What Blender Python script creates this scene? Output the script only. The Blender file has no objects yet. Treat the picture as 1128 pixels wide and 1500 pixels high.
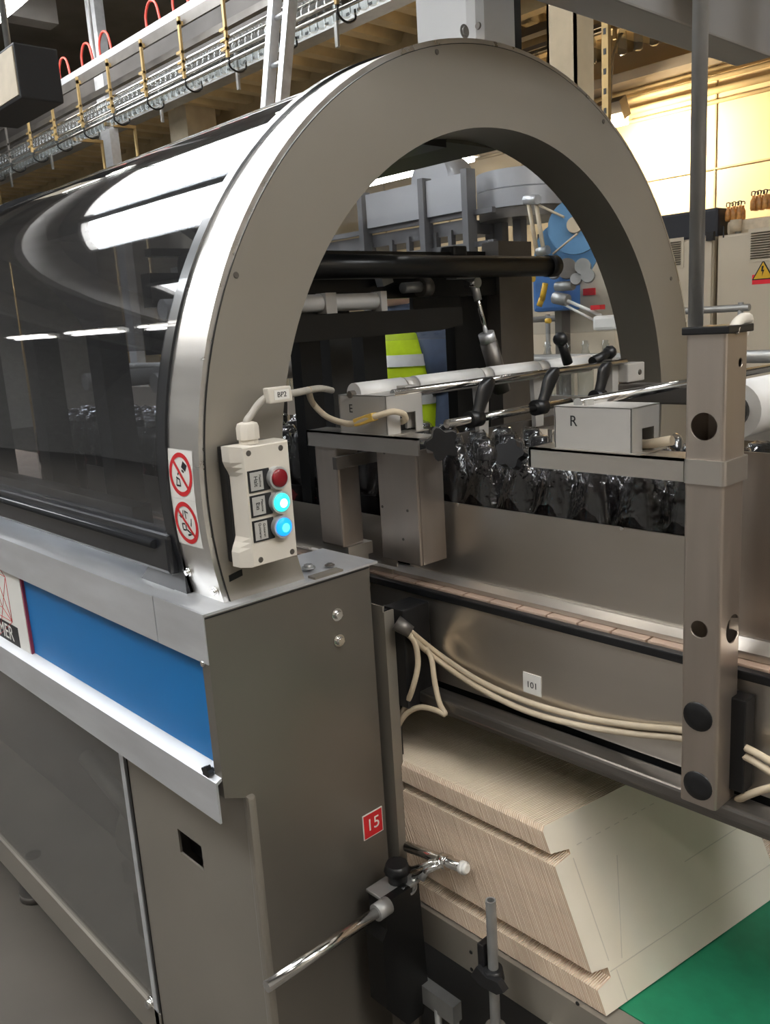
import bpy, bmesh, math, random
from mathutils import Vector, Matrix
random.seed(7)
S = bpy.context.scene
COL = S.collection
PI = math.pi
# ------------------------------------------------------------------ camera
CAMZ = 1.45
YAW, PITCH, ROLL, FPX = 2.40312283, -0.215830596, 0.0627223251, 1256.34
fw = Vector((math.cos(YAW)*math.cos(PITCH), math.sin(YAW)*math.cos(PITCH), math.sin(PITCH)))
rt = fw.cross(Vector((0, 0, 1))).normalized(); dn = fw.cross(rt)
ca = math.cos(ROLL)*rt + math.sin(ROLL)*dn
cb = -math.sin(ROLL)*rt + math.cos(ROLL)*dn
EYE = Vector((0, 0, CAMZ))
cam_d = bpy.data.cameras.new('camera'); cam = bpy.data.objects.new('camera', cam_d); COL.objects.link(cam)
cam_d.sensor_fit = 'VERTICAL'; cam_d.sensor_height = 36; cam_d.lens = FPX/1500*36
cam_d.clip_start = 0.02; cam_d.clip_end = 100
M3 = Matrix((ca, -cb, -fw)).transposed()
cam.matrix_world = Matrix.Translation(EYE) @ M3.to_4x4()
S.camera = cam
def P(u, v, ax, val):
    """surveyed point: sight line u,v met with the plane ax = val"""
    d = ca*((u-564)/FPX) + cb*((v-750)/FPX) + fw
    i = 'XYZ'.index(ax)
    return EYE + d*((val-EYE[i])/d[i])
# ------------------------------------------------------------------ world, light, exposure
W = bpy.data.worlds.new('world'); S.world = W; W.use_nodes = True
W.node_tree.nodes['Background'].inputs[0].default_value = (0.75, 0.78, 0.82, 1)
W.node_tree.nodes['Background'].inputs[1].default_value = 0.25
S.view_settings.view_transform = 'Standard'; S.view_settings.look = 'None'
S.view_settings.gamma = 1; S.view_settings.use_curve_mapping = False
S.view_settings.exposure = 0.1
SKYLIGHT = 15.0; TUBE = 30.0; FLOOD = 90.0
# ------------------------------------------------------------------ materials
MATS = {}
def nodes_of(name):
    m = bpy.data.materials.new(name); m.use_nodes = True
    nt = m.node_tree; b = nt.nodes['Principled BSDF']
    return m, nt, b
def mat(name, col, rough=.5, metal=0., var=.12, scale=8., bump=0., stretch=(1, 1, 1), emit=None, estr=0, alpha=1., trans=0., coat=0., rvar=.0, ior=1.45):
    if name in MATS: return MATS[name]
    m, nt, b = nodes_of(name)
    tc = nt.nodes.new('ShaderNodeTexCoord'); mp = nt.nodes.new('ShaderNodeMapping')
    mp.inputs['Scale'].default_value = stretch
    nz = nt.nodes.new('ShaderNodeTexNoise'); nz.inputs['Scale'].default_value = scale; nz.inputs['Detail'].default_value = 5
    nt.links.new(tc.outputs['Object'], mp.inputs['Vector']); nt.links.new(mp.outputs['Vector'], nz.inputs['Vector'])
    rp = nt.nodes.new('ShaderNodeMapRange'); rp.inputs['From Min'].default_value = .3; rp.inputs['From Max'].default_value = .7
    rp.inputs['To Min'].default_value = 1-var; rp.inputs['To Max'].default_value = 1+var*.6
    nt.links.new(nz.outputs['Fac'], rp.inputs['Value'])
    mx = nt.nodes.new('ShaderNodeVectorMath'); mx.operation = 'SCALE'; mx.inputs[0].default_value = col[:3]
    nt.links.new(rp.outputs['Result'], mx.inputs['Scale']); nt.links.new(mx.outputs['Vector'], b.inputs['Base Color'])
    b.inputs['Roughness'].default_value = rough; b.inputs['Metallic'].default_value = metal
    b.inputs['IOR'].default_value = ior
    if rvar:
        r2 = nt.nodes.new('ShaderNodeMapRange'); r2.inputs['From Min'].default_value = .3; r2.inputs['From Max'].default_value = .7
        r2.inputs['To Min'].default_value = max(.02, rough-rvar); r2.inputs['To Max'].default_value = rough+rvar
        nt.links.new(nz.outputs['Fac'], r2.inputs['Value']); nt.links.new(r2.outputs['Result'], b.inputs['Roughness'])
    if bump:
        bp = nt.nodes.new('ShaderNodeBump'); bp.inputs['Strength'].default_value = bump; bp.inputs['Distance'].default_value = .002
        nt.links.new(nz.outputs['Fac'], bp.inputs['Height']); nt.links.new(bp.outputs['Normal'], b.inputs['Normal'])
    if emit: b.inputs['Emission Color'].default_value = (*emit, 1); b.inputs['Emission Strength'].default_value = estr
    if alpha < 1: b.inputs['Alpha'].default_value = alpha
    if trans: b.inputs['Transmission Weight'].default_value = trans
    if coat: b.inputs['Coat Weight'].default_value = coat
    MATS[name] = m; return m
def sheet_glass(name, tint, rough, bend=1.5, haze=0., bumps=0., bscale=20., hazecol=(.5, .5, .5)):
    """clear sheet (acrylic, film): see-through with a fresnel gloss"""
    m = bpy.data.materials.new(name); m.use_nodes = True; nt = m.node_tree; nt.nodes.clear()
    o = nt.nodes.new('ShaderNodeOutputMaterial'); tr = nt.nodes.new('ShaderNodeBsdfTransparent'); tr.inputs[0].default_value = (*tint, 1)
    gl = nt.nodes.new('ShaderNodeBsdfGlossy'); gl.inputs['Roughness'].default_value = rough; gl.inputs[0].default_value = (.95, .95, .95, 1)
    df = nt.nodes.new('ShaderNodeBsdfDiffuse'); df.inputs[0].default_value = (*hazecol, 1)
    m0 = nt.nodes.new('ShaderNodeMixShader'); m0.inputs[0].default_value = haze
    nt.links.new(tr.outputs[0], m0.inputs[1]); nt.links.new(df.outputs[0], m0.inputs[2])
    fr = nt.nodes.new('ShaderNodeFresnel'); ge = nt.nodes.new('ShaderNodeNewGeometry'); mr = nt.nodes.new('ShaderNodeMapRange')
    mr.inputs['To Min'].default_value = bend; mr.inputs['To Max'].default_value = 1/bend   # same gloss from both sides of the sheet
    nt.links.new(ge.outputs['Backfacing'], mr.inputs['Value']); nt.links.new(mr.outputs['Result'], fr.inputs[0])
    mx = nt.nodes.new('ShaderNodeMixShader'); nt.links.new(fr.outputs[0], mx.inputs[0])
    nt.links.new(m0.outputs[0], mx.inputs[1]); nt.links.new(gl.outputs[0], mx.inputs[2]); nt.links.new(mx.outputs[0], o.inputs[0])
    if bumps:
        nz = nt.nodes.new('ShaderNodeTexNoise'); nz.inputs['Scale'].default_value = bscale; nz.inputs['Detail'].default_value = 3
        tc = nt.nodes.new('ShaderNodeTexCoord'); nt.links.new(tc.outputs['Object'], nz.inputs['Vector'])
        bp = nt.nodes.new('ShaderNodeBump'); bp.inputs['Strength'].default_value = bumps; bp.inputs['Distance'].default_value = .01
        nt.links.new(nz.outputs['Fac'], bp.inputs['Height']); nt.links.new(bp.outputs['Normal'], gl.inputs['Normal']); nt.links.new(bp.outputs['Normal'], fr.inputs['Normal'])
    MATS[name] = m; return m
STEEL = mat('stainless', (.60, .56, .51), .36, .9, .06, 3, 0, (1, 1, 1), rvar=.05)
STEELX = mat('brushed_along', (.64, .59, .53), .31, .92, .06, 5, 0, (.5, 2, 2), rvar=.03)
STEELZ = mat('brushed_upright', (.48, .42, .365), .38, .9, .05, 14, 0, (5, 5, .4), rvar=.04)
BAND = mat('band_steel', (.74, .72, .69), .30, .95, .07, 10, 0, (.3, 3, 3), rvar=.05)
ARCHM = mat('arch_grey', (.325, .298, .258), .38, .55, .06, 3, .02, rvar=.04)
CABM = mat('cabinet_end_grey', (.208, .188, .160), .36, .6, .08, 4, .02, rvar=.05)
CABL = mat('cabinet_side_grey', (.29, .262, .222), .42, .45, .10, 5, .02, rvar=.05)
ALU = mat('aluminium', (.72, .73, .75), .42, .7, .10, 9, 0, (.7, 3, 3), rvar=.08)
CHROME = mat('chrome', (.78, .77, .75), .14, 1., .05, 6)
DSTEEL = mat('dark_steel', (.17, .155, .14), .4, .7, .2, 6, .05)
BLACK = mat('black_plastic', (.012, .012, .013), .35, 0, .3, 12)
RUBBER = mat('black_rubber', (.016, .017, .02), .28, 0, .2, 6, coat=.3)
BPAINT = mat('black_paint', (.01, .01, .01), .3, .1, .3, 5)
BLUE = mat('blue_paint', (.010, .165, .45), .38, 0, .05, 2, ior=1.3)
WHITEP = mat('white_plastic', (.66, .61, .53), .4, 0, .06, 6)
WHITER = mat('white_roller', (.70, .69, .67), .35, 0, .08, 18)
GREYBOX = mat('grey_painted', (.47, .45, .42), .42, .2, .08, 10)
CREAM = mat('cream_cable', (.60, .50, .36), .5, 0, .12, 30)
GREYC = mat('grey_cable', (.42, .39, .34), .55, 0, .15, 30)
YTAG = mat('yellow_tag', (.75, .48, .10), .5, 0, .15, 60)
REDS = mat('red_print', (.62, .02, .025), .4, 0, .05, 5)
WHITES = mat('white_print', (.80, .78, .73), .45, 0, .04, 5)
BLACKS = mat('black_print', (.015, .015, .016), .5, 0, .1, 5)
MAROON = mat('maroon_print', (.30, .04, .08), .5, 0, .1, 5)
REDB = mat('red_lens', (.22, .012, .018), .25, 0, .05, 5)
GREENB = mat('green_lamp', (.05, .6, .55), .3, 0, .05, 5, emit=(.02, .72, .62), estr=1.5)
BLUEB = mat('blue_lamp', (.01, .25, .8), .3, 0, .05, 5, emit=(.01, .30, .95), estr=1.3)
CORE_G = mat('green_lamp_core', (.6, 1, .95), .3, 0, .05, 5, emit=(.62, 1, .92), estr=1.6)
CORE_B = mat('blue_lamp_core', (.2, .8, 1), .3, 0, .05, 5, emit=(.06, .70, 1.), estr=1.4)
SILVER = mat('silver_plastic', (.62, .62, .61), .3, .4, .05, 5)
KRAFT = mat('kraft_edge', (.66, .50, .36), .8, 0, .12, 60)
CARD = mat('white_card', (.80, .72, .60), .65, 0, .04, 12)
CREASE = mat('crease', (.62, .55, .46), .7, 0, .05, 12)
GREEN = mat('green_belt', (.012, .20, .095), .6, 0, .15, 30, .1)
TAN = mat('belt_slat', (.52, .38, .29), .5, 0, .14, 14)
COLA = mat('dark_cola', (.005, .003, .003), .08, 0, .2, 6, ior=1.3)
COLAL = mat('black_label', (.009, .008, .009), .3, 0, .2, 6, ior=1.25)
LABELR = mat('label_red', (.16, .012, .014), .3, 0, .2, 6)
CLEARB = sheet_glass('clear_bottle', (.80, .82, .82), .08, 1.45, .04, hazecol=(.6, .6, .6))
FILM = sheet_glass('shrink_film', (.94, .94, .95), .06, 1.65, .012, 1., 30., (.8, .8, .8))
FILM2 = sheet_glass('tight_film', (.97, .97, .97), .05, 1.22, .0, 1., 40.)
INDARK = mat('inner_dark', (.035, .034, .032), .45, .3, .2, 6)
OLIVE = mat('ridge_olive', (.085, .085, .06), .5, .2, .1, 4)
POSTG = mat('unit_post', (.17, .17, .18), .45, .4, .1, 4)
SHADEA = sheet_glass('shaded_acrylic', (.62, .63, .65), .025, 1.5, .03, .03, 3., (.35, .36, .38))  # grey tint on clear acrylic stands in for the dark interior behind
CLEARA = sheet_glass('clear_acrylic', (.94, .95, .96), .03, 1.45, .03, 0, 1, (.6, .6, .62))
WINA = sheet_glass('grey_acrylic', (.70, .69, .67), .06, 1.5, .14, .02, 3., (.36, .35, .33))
WALLM = mat('cream_wall', (.62, .50, .32), .7, 0, .10, 1.2, 0)
FLOORM = mat('concrete_floor', (.085, .073, .06), .6, 0, .22, 2.2, .1)
DECKM = mat('deck_sheet', (.48, .38, .22), .6, .1, .18, 4)
ROOFM = mat('roof_dark', (.20, .185, .17), .75, 0, .25, 1.5)
BEAMM = mat('beam_grey', (.34, .32, .30), .5, .2, .15, 3)
ELEC = mat('cabinet_beige', (.56, .49, .38), .45, .05, .05, 2)
BRASS = mat('brass', (.46, .32, .14), .45, .6, .2, 8)
AMBER = mat('amber_brown', (.60, .28, .08), .3, 0, .4, 40)
REDH = mat('red_hose', (.62, .06, .04), .45, 0, .1, 10)
BLUEF = mat('blue_film_roll', (.13, .30, .52), .3, 0, .1, 5)
BLUEM = mat('blue_machine', (.05, .16, .42), .4, 0, .1, 5)
YEL = mat('yellow_handle', (.75, .45, .03), .45, 0, .1, 5)
HIVIS = mat('hi_vis_yellow', (.62, .80, .015), .7, 0, .12, 20, emit=None)
REFL = mat('reflective_tape', (.55, .55, .54), .4, .2, .1, 20)
NAVY = mat('navy_cloth', (.03, .045, .08), .8, 0, .3, 12)
SKIN = mat('skin', (.55, .33, .24), .55, 0, .1, 10)
HAIR = mat('hair', (.05, .035, .025), .6, 0, .3, 30)
GALV = mat('galvanised', (.36, .36, .35), .45, .6, .2, 12, rvar=.08)
SKYP = mat('skylight_pane', (.9, .9, .9), .5, 0, 0, 2, emit=(.93, .97, 1.), estr=SKYLIGHT)
TUBEFILL = mat('tube_fill_warm', (.9, .9, .9), .5, 0, 0, 2, emit=(1., .83, .62), estr=TUBE*1.1)  # glow of the added lamps that brighten the carton stack
TUBEM = mat('tube_glow', (.9, .9, .9), .5, 0, 0, 2, emit=(1., .97, .93), estr=TUBE)
FLOODM = mat('flood_glow', (.9, .9, .9), .5, 0, 0, 2, emit=(1., .80, .52), estr=60)
# ------------------------------------------------------------------ mesh helpers
class B:
    def __init__(s): s.bm = bmesh.new()
    def _add(s, vs, fs, smooth=False):
        v = [s.bm.verts.new(p) for p in vs]
        for f in fs:
            try:
                q = s.bm.faces.new([v[i] for i in f]); q.smooth = smooth
            except ValueError: pass
        return v
    def box(s, x0, x1, y0, y1, z0, z1, rot=0, bev=0.):
        t = bmesh.new()
        vs = [t.verts.new((x, y, z)) for x in (min(x0, x1), max(x0, x1)) for y in (min(y0, y1), max(y0, y1)) for z in (min(z0, z1), max(z0, z1))]
        for f in ((0, 1, 3, 2), (4, 6, 7, 5), (0, 4, 5, 1), (2, 3, 7, 6), (0, 2, 6, 4), (1, 5, 7, 3)): t.faces.new([vs[i] for i in f])
        if bev: bmesh.ops.bevel(t, geom=list(t.edges), offset=bev, segments=2, affect='EDGES', profile=.6)
        s.merge(t); return s
    def merge(s, t, M=None):
        mp = {}
        for v in t.verts: mp[v] = s.bm.verts.new(M @ v.co if M else v.co)
        for f in t.faces:
            try: q = s.bm.faces.new([mp[v] for v in f.verts]); q.smooth = f.smooth; q.material_index = f.material_index
            except ValueError: pass
        t.free()
    def obox(s, c, ax, ay, az, bev=0.):
        """box with centre c and half-axis vectors"""
        t = B().box(-1, 1, -1, 1, -1, 1)
        if bev:
            t = B(); L = (Vector(ax).length, Vector(ay).length, Vector(az).length); t.box(-L[0], L[0], -L[1], L[1], -L[2], L[2], bev=bev)
            M = Matrix((Vector(ax)/L[0], Vector(ay)/L[1], Vector(az)/L[2])).transposed().to_4x4()
        else: M = Matrix((Vector(ax), Vector(ay), Vector(az))).transposed().to_4x4()
        M.translation = Vector(c); s.merge(t.bm, M); return s
    def cyl(s, p0, p1, r0, r1=None, seg=20, cap=True):
        p0, p1 = Vector(p0), Vector(p1); r1 = r0 if r1 is None else r1
        d = (p1-p0).normalized(); a = d.orthogonal().normalized(); b = d.cross(a)
        vs = []
        for i in range(seg):
            t = 2*PI*i/seg; q = a*math.cos(t)+b*math.sin(t); vs += [p0+q*r0, p1+q*r1]
        v = [s.bm.verts.new(p) for p in vs]
        for i in range(seg):
            j = (i+1) % seg; f = s.bm.faces.new((v[2*i], v[2*j], v[2*j+1], v[2*i+1])); f.smooth = True
        if cap: s.bm.faces.new([v[2*i] for i in range(seg)][::-1]); s.bm.faces.new([v[2*i+1] for i in range(seg)])
        return s
    def pipe(s, p0, p1, ro, ri, seg=24):
        s.cyl(p0, p1, ro, seg=seg, cap=False); s.cyl(p1, p0, ri, seg=seg, cap=False)
        p0, p1 = Vector(p0), Vector(p1); d = (p1-p0).normalized(); a = d.orthogonal().normalized(); b = d.cross(a)
        for p in (p0, p1):
            o = [s.bm.verts.new(p+(a*math.cos(2*PI*i/seg)+b*math.sin(2*PI*i/seg))*r) for r in (ro, ri) for i in range(seg)]
            for i in range(seg):
                j = (i+1) % seg; s.bm.faces.new((o[i], o[j], o[seg+j], o[seg+i]))
        return s
    def tube(s, pts, r, seg=10, sub=6):
        pts = [Vector(p) for p in pts]
        if sub > 1 and len(pts) > 2:
            q = []
            for i in range(len(pts)-1):
                a, b_, c, d = pts[max(i-1, 0)], pts[i], pts[i+1], pts[min(i+2, len(pts)-1)]
                for k in range(sub):
                    t = k/sub; q.append(.5*((2*b_)+(c-a)*t+(2*a-5*b_+4*c-d)*t*t+(3*b_-a-3*c+d)*t**3))
            q.append(pts[-1]); pts = q
        ring = []; n = None
        for i, p in enumerate(pts):
            d = (pts[min(i+1, len(pts)-1)]-pts[max(i-1, 0)]).normalized()
            n = d.orthogonal().normalized() if n is None else (n-d*n.dot(d)).normalized()
            b = d.cross(n)
            ring.append([s.bm.verts.new(p+(n*math.cos(2*PI*k/seg)+b*math.sin(2*PI*k/seg))*r) for k in range(seg)])
        for i in range(len(ring)-1):
            for k in range(seg):
                f = s.bm.faces.new((ring[i][k], ring[i][(k+1) % seg], ring[i+1][(k+1) % seg], ring[i+1][k])); f.smooth = True
        s.bm.faces.new(ring[0][::-1]); s.bm.faces.new(ring[-1]); return s
    def lathe(s, prof, c=(0, 0, 0), seg=16, axis='Z'):
        rg = []
        for r, h in prof:
            row = []
            for k in range(seg):
                t = 2*PI*k/seg
                p = {'Z': (r*math.cos(t), r*math.sin(t), h), 'Y': (r*math.cos(t), h, r*math.sin(t)), 'X': (h, r*math.cos(t), r*math.sin(t))}[axis]
                row.append(s.bm.verts.new(Vector(c)+Vector(p)))
            rg.append(row)
        for i in range(len(rg)-1):
            for k in range(seg):
                f = s.bm.faces.new((rg[i][k], rg[i][(k+1) % seg], rg[i+1][(k+1) % seg], rg[i+1][k])); f.smooth = True
        s.bm.faces.new(rg[0][::-1]); s.bm.faces.new(rg[-1]); return s
    def prism(s, poly, o, ex, ey, depth):
        """polygon in the plane o+ex*u+ey*v, extruded along ex x ey by depth"""
        o, ex, ey = Vector(o), Vector(ex), Vector(ey); n = ex.cross(ey).normalized()*depth
        a = [s.bm.verts.new(o+ex*u+ey*v) for u, v in poly]; b = [s.bm.verts.new(o+ex*u+ey*v+n) for u, v in poly]
        s.bm.faces.new(a[::-1]); s.bm.faces.new(b)
        for i in range(len(a)):
            j = (i+1) % len(a); s.bm.faces.new((a[i], a[j], b[j], b[i]))
        return s
    def arc(s, x0, x1, r0, r1, a0, a1, seg=72, cy=1.245, cz=1.2355, closed=False):
        """ring sector round the X axis through (cy, cz); angle 0 = +Y, up positive"""
        rows = []
        n = seg if closed else seg+1
        for i in range(n):
            t = a0+(a1-a0)*i/seg; c, q = math.cos(t), math.sin(t)
            rows.append([s.bm.verts.new((x, cy+r*c, cz+r*q)) for x, r in ((x0, r0), (x1, r0), (x1, r1), (x0, r1))])
        for i in range(seg):
            a, b = rows[i], rows[(i+1) % n]
            for k in range(4):
                f = s.bm.faces.new((a[k], a[(k+1) % 4], b[(k+1) % 4], b[k])); f.smooth = (k in (1, 3)) and False
                if k in (0, 2): pass
        if not closed: s.bm.faces.new(rows[0]); s.bm.faces.new(rows[-1][::-1])
        return s
    def build(s, name, m, parent=None, smooth_angle=None, base=None):
        bm = s.bm; bmesh.ops.recalc_face_normals(bm, faces=bm.faces)
        me = bpy.data.meshes.new(name)
        if parent is not None: off = root_loc(parent)
        else:
            vs = [v.co for v in bm.verts]; mn = [min(v[i] for v in vs) for i in range(3)]; mx = [max(v[i] for v in vs) for i in range(3)]
            off = Vector(((mn[0]+mx[0])/2, (mn[1]+mx[1])/2, mn[2]))
        bmesh.ops.translate(bm, verts=bm.verts, vec=-off)
        bm.to_mesh(me); bm.free()
        for q in (m if isinstance(m, (list, tuple)) else [m]): me.materials.append(q)
        if smooth_angle:
            for p in me.polygons: p.use_smooth = True
            me.set_sharp_from_angle(angle=smooth_angle)
        o = bpy.data.objects.new(name, me); COL.objects.link(o)
        if parent is not None: o.parent = parent
        else: o.location = off
        return o
def root_loc(o):
    while o.parent: o = o.parent
    return o.location.copy()
def tag(o, label, cat=None, group=None, kind=None):
    o['label'] = label
    if cat: o['category'] = cat
    if group: o['group'] = group
    if kind: o['kind'] = kind
    return o
def thing(name, label, cat, loc=(0, 0, 0), group=None):
    o = bpy.data.objects.new(name, None); COL.objects.link(o); o.location = loc; o.empty_display_size = .05
    return tag(o, label, cat, group)
def struct(o, label=None):
    o['kind'] = 'structure'
    if label: o['label'] = label
    return o
def share(o, d, parent=None, name=None):
    """copy o (mesh shared), moved by d"""
    c = o.copy(); COL.objects.link(c)
    if name: c.name = name
    c.location = o.location+Vector(d)
    if parent: c.parent = parent
    return c
def dup(root, loc, label=None, rz=None):
    r = root.copy(); COL.objects.link(r); r.location = loc
    if rz is not None: r.rotation_euler.z = rz
    if label: r['label'] = label
    for ch in list(root.children):
        c = ch.copy(); COL.objects.link(c); c.parent = r
        for g in list(ch.children):
            d = g.copy(); COL.objects.link(d); d.parent = c
    return r
def text(body, size, o, ex, ey, m, name, parent=None, depth=.0002, cx=True, sx=1.):
    cu = bpy.data.curves.new('t', 'FONT'); cu.body = body; cu.size = size; cu.extrude = depth
    cu.align_x = 'CENTER' if cx else 'LEFT'; cu.align_y = 'CENTER'; cu.resolution_u = 3
    to = bpy.data.objects.new('t', cu); COL.objects.link(to)
    bpy.context.view_layer.update()
    me = bpy.data.meshes.new_from_object(to.evaluated_get(bpy.context.evaluated_depsgraph_get()))
    bpy.data.objects.remove(to); bpy.data.curves.remove(cu)
    ex, ey = Vector(ex).normalized(), Vector(ey).normalized(); n = ex.cross(ey)
    M = Matrix((ex*sx, ey, n)).transposed().to_4x4(); M.translation = Vector(o)-root_loc(parent)
    me.transform(M); me.materials.clear(); me.materials.append(m)
    ob = bpy.data.objects.new(name, me); COL.objects.link(ob); ob.parent = parent
    return ob
X1, Y1, Z1 = Vector((1, 0, 0)), Vector((0, 1, 0)), Vector((0, 0, 1))
def screw(p, n, r, parent, m=None, h=.003, name='bolt', hexa=False):
    p, n = Vector(p), Vector(n)
    b = B(); b.cyl(p, p+n*h, r, r*.85, seg=6 if hexa else 12)
    if hexa: b.cyl(p, p+n*h*.3, r*1.35, seg=16)
    return b.build(name, m or CHROME, parent)
# ================================================================== the setting
struct(B().box(-16, 6, -6, 7.6, -.2, 0).build('floor', FLOORM), 'dark grey concrete hall floor')
struct(B().box(-16, 6, 7.6, 7.8, 0, 5.4).build('wall_back', WALLM), 'cream panelled hall wall behind the switch cabinets')
struct(B().box(-16, 6, -6.2, -6, 0, 5.4).build('wall_front', mat('plain_wall', (.42, .41, .39), .8)))
struct(B().box(-16.2, -16, -6.2, 7.8, 0, 5.4).build('wall_left', mat('end_wall', (.34, .33, .31), .8)))
struct(B().box(6, 6.2, -6.2, 7.8, 0, 5.4).build('wall_right', mat('plain_wall2', (.50, .46, .40), .8)))
roof = struct(B().box(-16.2, 6.2, -6.2, 7.8, 5.4, 5.6).build('ceiling', ROOFM), 'dark roof of the hall')
# lower sheet-metal deck along the back wall
deck = struct(B().box(-16, 6, 4.7, 7.6, 3.80, 3.9).build('ceiling_deck', DECKM), 'low corrugated metal deck along the back wall')
for i in range(64):
    x = -15.6+i*.31
    o = B().prism([(0, 0), (.04, -.07), (.15, -.07), (.19, 0)], (x, 7.59, 3.80), (1, 0, 0), (0, 0, 1), 2.88).build('rib', DECKM, deck)
# wall panel joints and rails
wp = bpy.data.objects['wall_back']
for i in range(9): B().box(-8.0+i*1.05, -7.985+i*1.05, 7.588, 7.6, 0, 3.7).build('panel_joint', mat('joint', (.40, .32, .20), .8), wp)
B().box(-16, 6, 7.585, 7.6, 2.585, 2.6).build('panel_joint', MATS['joint'], wp)
for k, (y, z, r) in enumerate(((7.50, 3.36, .03), (7.40, 3.28, .022), (7.48, 3.20, .03), (7.52, 3.12, .018))):
    struct(B().cyl((-16, y, z), (6, y, z), r, seg=10).build('trim_%d' % (k+1), DECKM))
struct(B().box(-16, 6, 7.3, 7.59, 3.42, 3.5).build('trim_5', BEAMM))
for k, (y, z) in enumerate(((6.4, 3.62), (5.6, 3.66))):
    struct(B().box(-16, 6, y-.05, y+.05, z-.07, z+.13).build('trim_%d' % (k+6), DECKM))
# roof beams
for k, x in enumerate((-13.2, -10.2, -4.2, -1.2, 2.0)):
    struct(B().box(x-.12, x+.12, -6, 4.7, 4.95, 5.4).build('trim_%d' % (k+8), BEAMM))
for k, y in enumerate((4.55,)):
    struct(B().box(-16, 6, y, y+.15, 3.78, 4.2).build('trim_%d' % (k+13), mat('beam_dark', (.09, .082, .075), .7, 0, .3, 2)))
# skylights
def skylight(n, x0, x1, y0, y1):
    w = struct(B().box(x0-.08, x1+.08, y0-.08, y0, 5.28, 5.4).box(x0-.08, x1+.08, y1, y1+.08, 5.28, 5.4).box(x0-.08, x0, y0, y1, 5.28, 5.4).box(x1, x1+.08, y0, y1, 5.28, 5.4).build('window_%d' % n, BEAMM), 'roof light with a pale diffusing pane')
    nx = 3
    for i in range(nx):
        a = x0+(x1-x0)*i/nx; b = x0+(x1-x0)*(i+1)/nx
        B().box(a+.02, b-.02, y0, y1, 5.36, 5.38).build('pane', SKYP, w)
skylight(1, -9.2, -6.2, .15, 1.3); skylight(2, -9.2, -5.6, 1.6, 3.5)
skylight(3, -3.6, -.6, -2.6, -1.2); skylight(4, 1.6, 4.6, -.6, .9); skylight(5, 1.6, 4.6, 2.2, 3.6); skylight(6, -9.2, -6.2, -3.2, -1.6)
# tube lamps
def lamp_proto():
    t = thing('tube_lamp', 'white twin tube ceiling lamp', 'lamp', (0, 0, 0), 'tube lamps hanging under the roof')
    B().prism([(-.13, -.02), (.13, -.02), (.06, .07), (-.06, .07)], (.75, 0, 0), (0, 1, 0), (0, 0, 1), -1.5).build('housing', WHITES, t)
    for y in (-.07, .07): B().cyl((-.72, y, -.045), (.72, y, -.045), .018, seg=8).build('tube', TUBEM, t)
    for x in (-.6, .6): B().cyl((x, 0, .07), (x, 0, .95), .006, seg=6).build('hanger', GALV, t)
    return t
lp = lamp_proto(); first = True
for y, z, xs in ((6.4, 2.93, (-6.3,)), (-2.6, 4.45, (-13, -10.9, -8.8, -6.7, -2.5, 1.5)), (3.62, 4.62, (-9.35, -5.2, -1.0)), (-.6, 4.45, (-2.0, 1.6, 3.6)), (.5, 3.3, (1.9, 3.9))):  # last pair is added out of view to light the blanks
    for x in xs:
        lab = 'white twin tube ceiling lamp hanging in the hall out of sight behind the viewer'
        if y > 6: lab = 'white twin tube lamp hanging under the deck behind the wrapping unit'
        elif y > 3: lab = 'white twin tube lamp at the top left corner under the dark roof' if x < -9 else 'white twin tube lamp hanging over the bottle line'
        elif x < -6: lab = 'white twin tube lamp mirrored in the shade-darkened cover'
        if first: lp.location = (x, y, z); lp['label'] = lab; first = False
        else:
            dl = dup(lp, (x, y, z), lab)
            if z < 4 and y < 6:      # added warm tubes, unseen, to brighten the carton blanks
                for ch in dl.children:
                    if ch.name.startswith('tube'): ch.data = ch.data.copy(); ch.data.materials[0] = TUBEFILL
# flood lamp on the back wall
fp = P(899, 172, 'Y', 6.9)
t = thing('flood_lamp', 'bright warm flood lamp shining on the cream back wall', 'lamp', fp)
B().obox(fp+Vector((0, -.03, .05)), (.13, 0, 0), (0, .05, .03), (0, -.04, .07)).build('housing', DSTEEL, t)
B().obox(fp+Vector((.02, -.02, -.035)), (.10, 0, 0), (0, .055, 0), (0, 0, .04)).build('lens', FLOODM, t)
B().tube([fp+Vector((0, -.05, .1)), fp+Vector((0, 0, .5)), (fp.x, 7.1, 3.8)], .012).build('bracket', GALV, t)
ld = bpy.data.lights.new('flood_light', 'AREA'); ld.energy = FLOOD; ld.color = (1, .78, .48); ld.shape = 'RECTANGLE'; ld.size = .22; ld.size_y = .12
lo = bpy.data.objects.new('flood_light', ld); COL.objects.link(lo); lo.parent = t; lo.location = (0, .03, -.09)
lo.rotation_euler = (Vector((.45, .6, -.6))).to_track_quat('-Z', 'Y').to_euler()
# ================================================================== packing machine
mc = thing('packing_machine', 'stainless packing machine with arched tunnel, shade-darkened cover and blue side panel', 'machine', (-1.8, .85, 0))
A0, A1 = -.32, PI+.32
B().arc(-1.0, -1.098, .528, .6545, A0, A1, 96).build('arch_plate', ARCHM, mc, .6)
B().arc(-1.0025, -1.085, .6555, .6636, A0, A1, 96).build('arch_band', BAND, mc, .6)
B().arc(-1.0, -1.004, .6545, .6557, A0, A1, 96).build('seam', BLACK, mc)
B().arc(-1.085, -1.108, .650, .6675, A0, A1, 96).build('gasket', RUBBER, mc, .6)
B().arc(-1.108, -1.135, .648, .655, A0, A1, 96).build('cover_edge', BPAINT, mc, .6)
top = PI*.53
B().arc(-1.12, -2.62, .6535, .6575, top, PI+.10, 60).build('shaded_cover', SHADEA, mc, .6)
B().arc(-1.12, -2.62, .6535, .6575, .25, top, 60).build('clear_cover', CLEARA, mc, .6)
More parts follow.
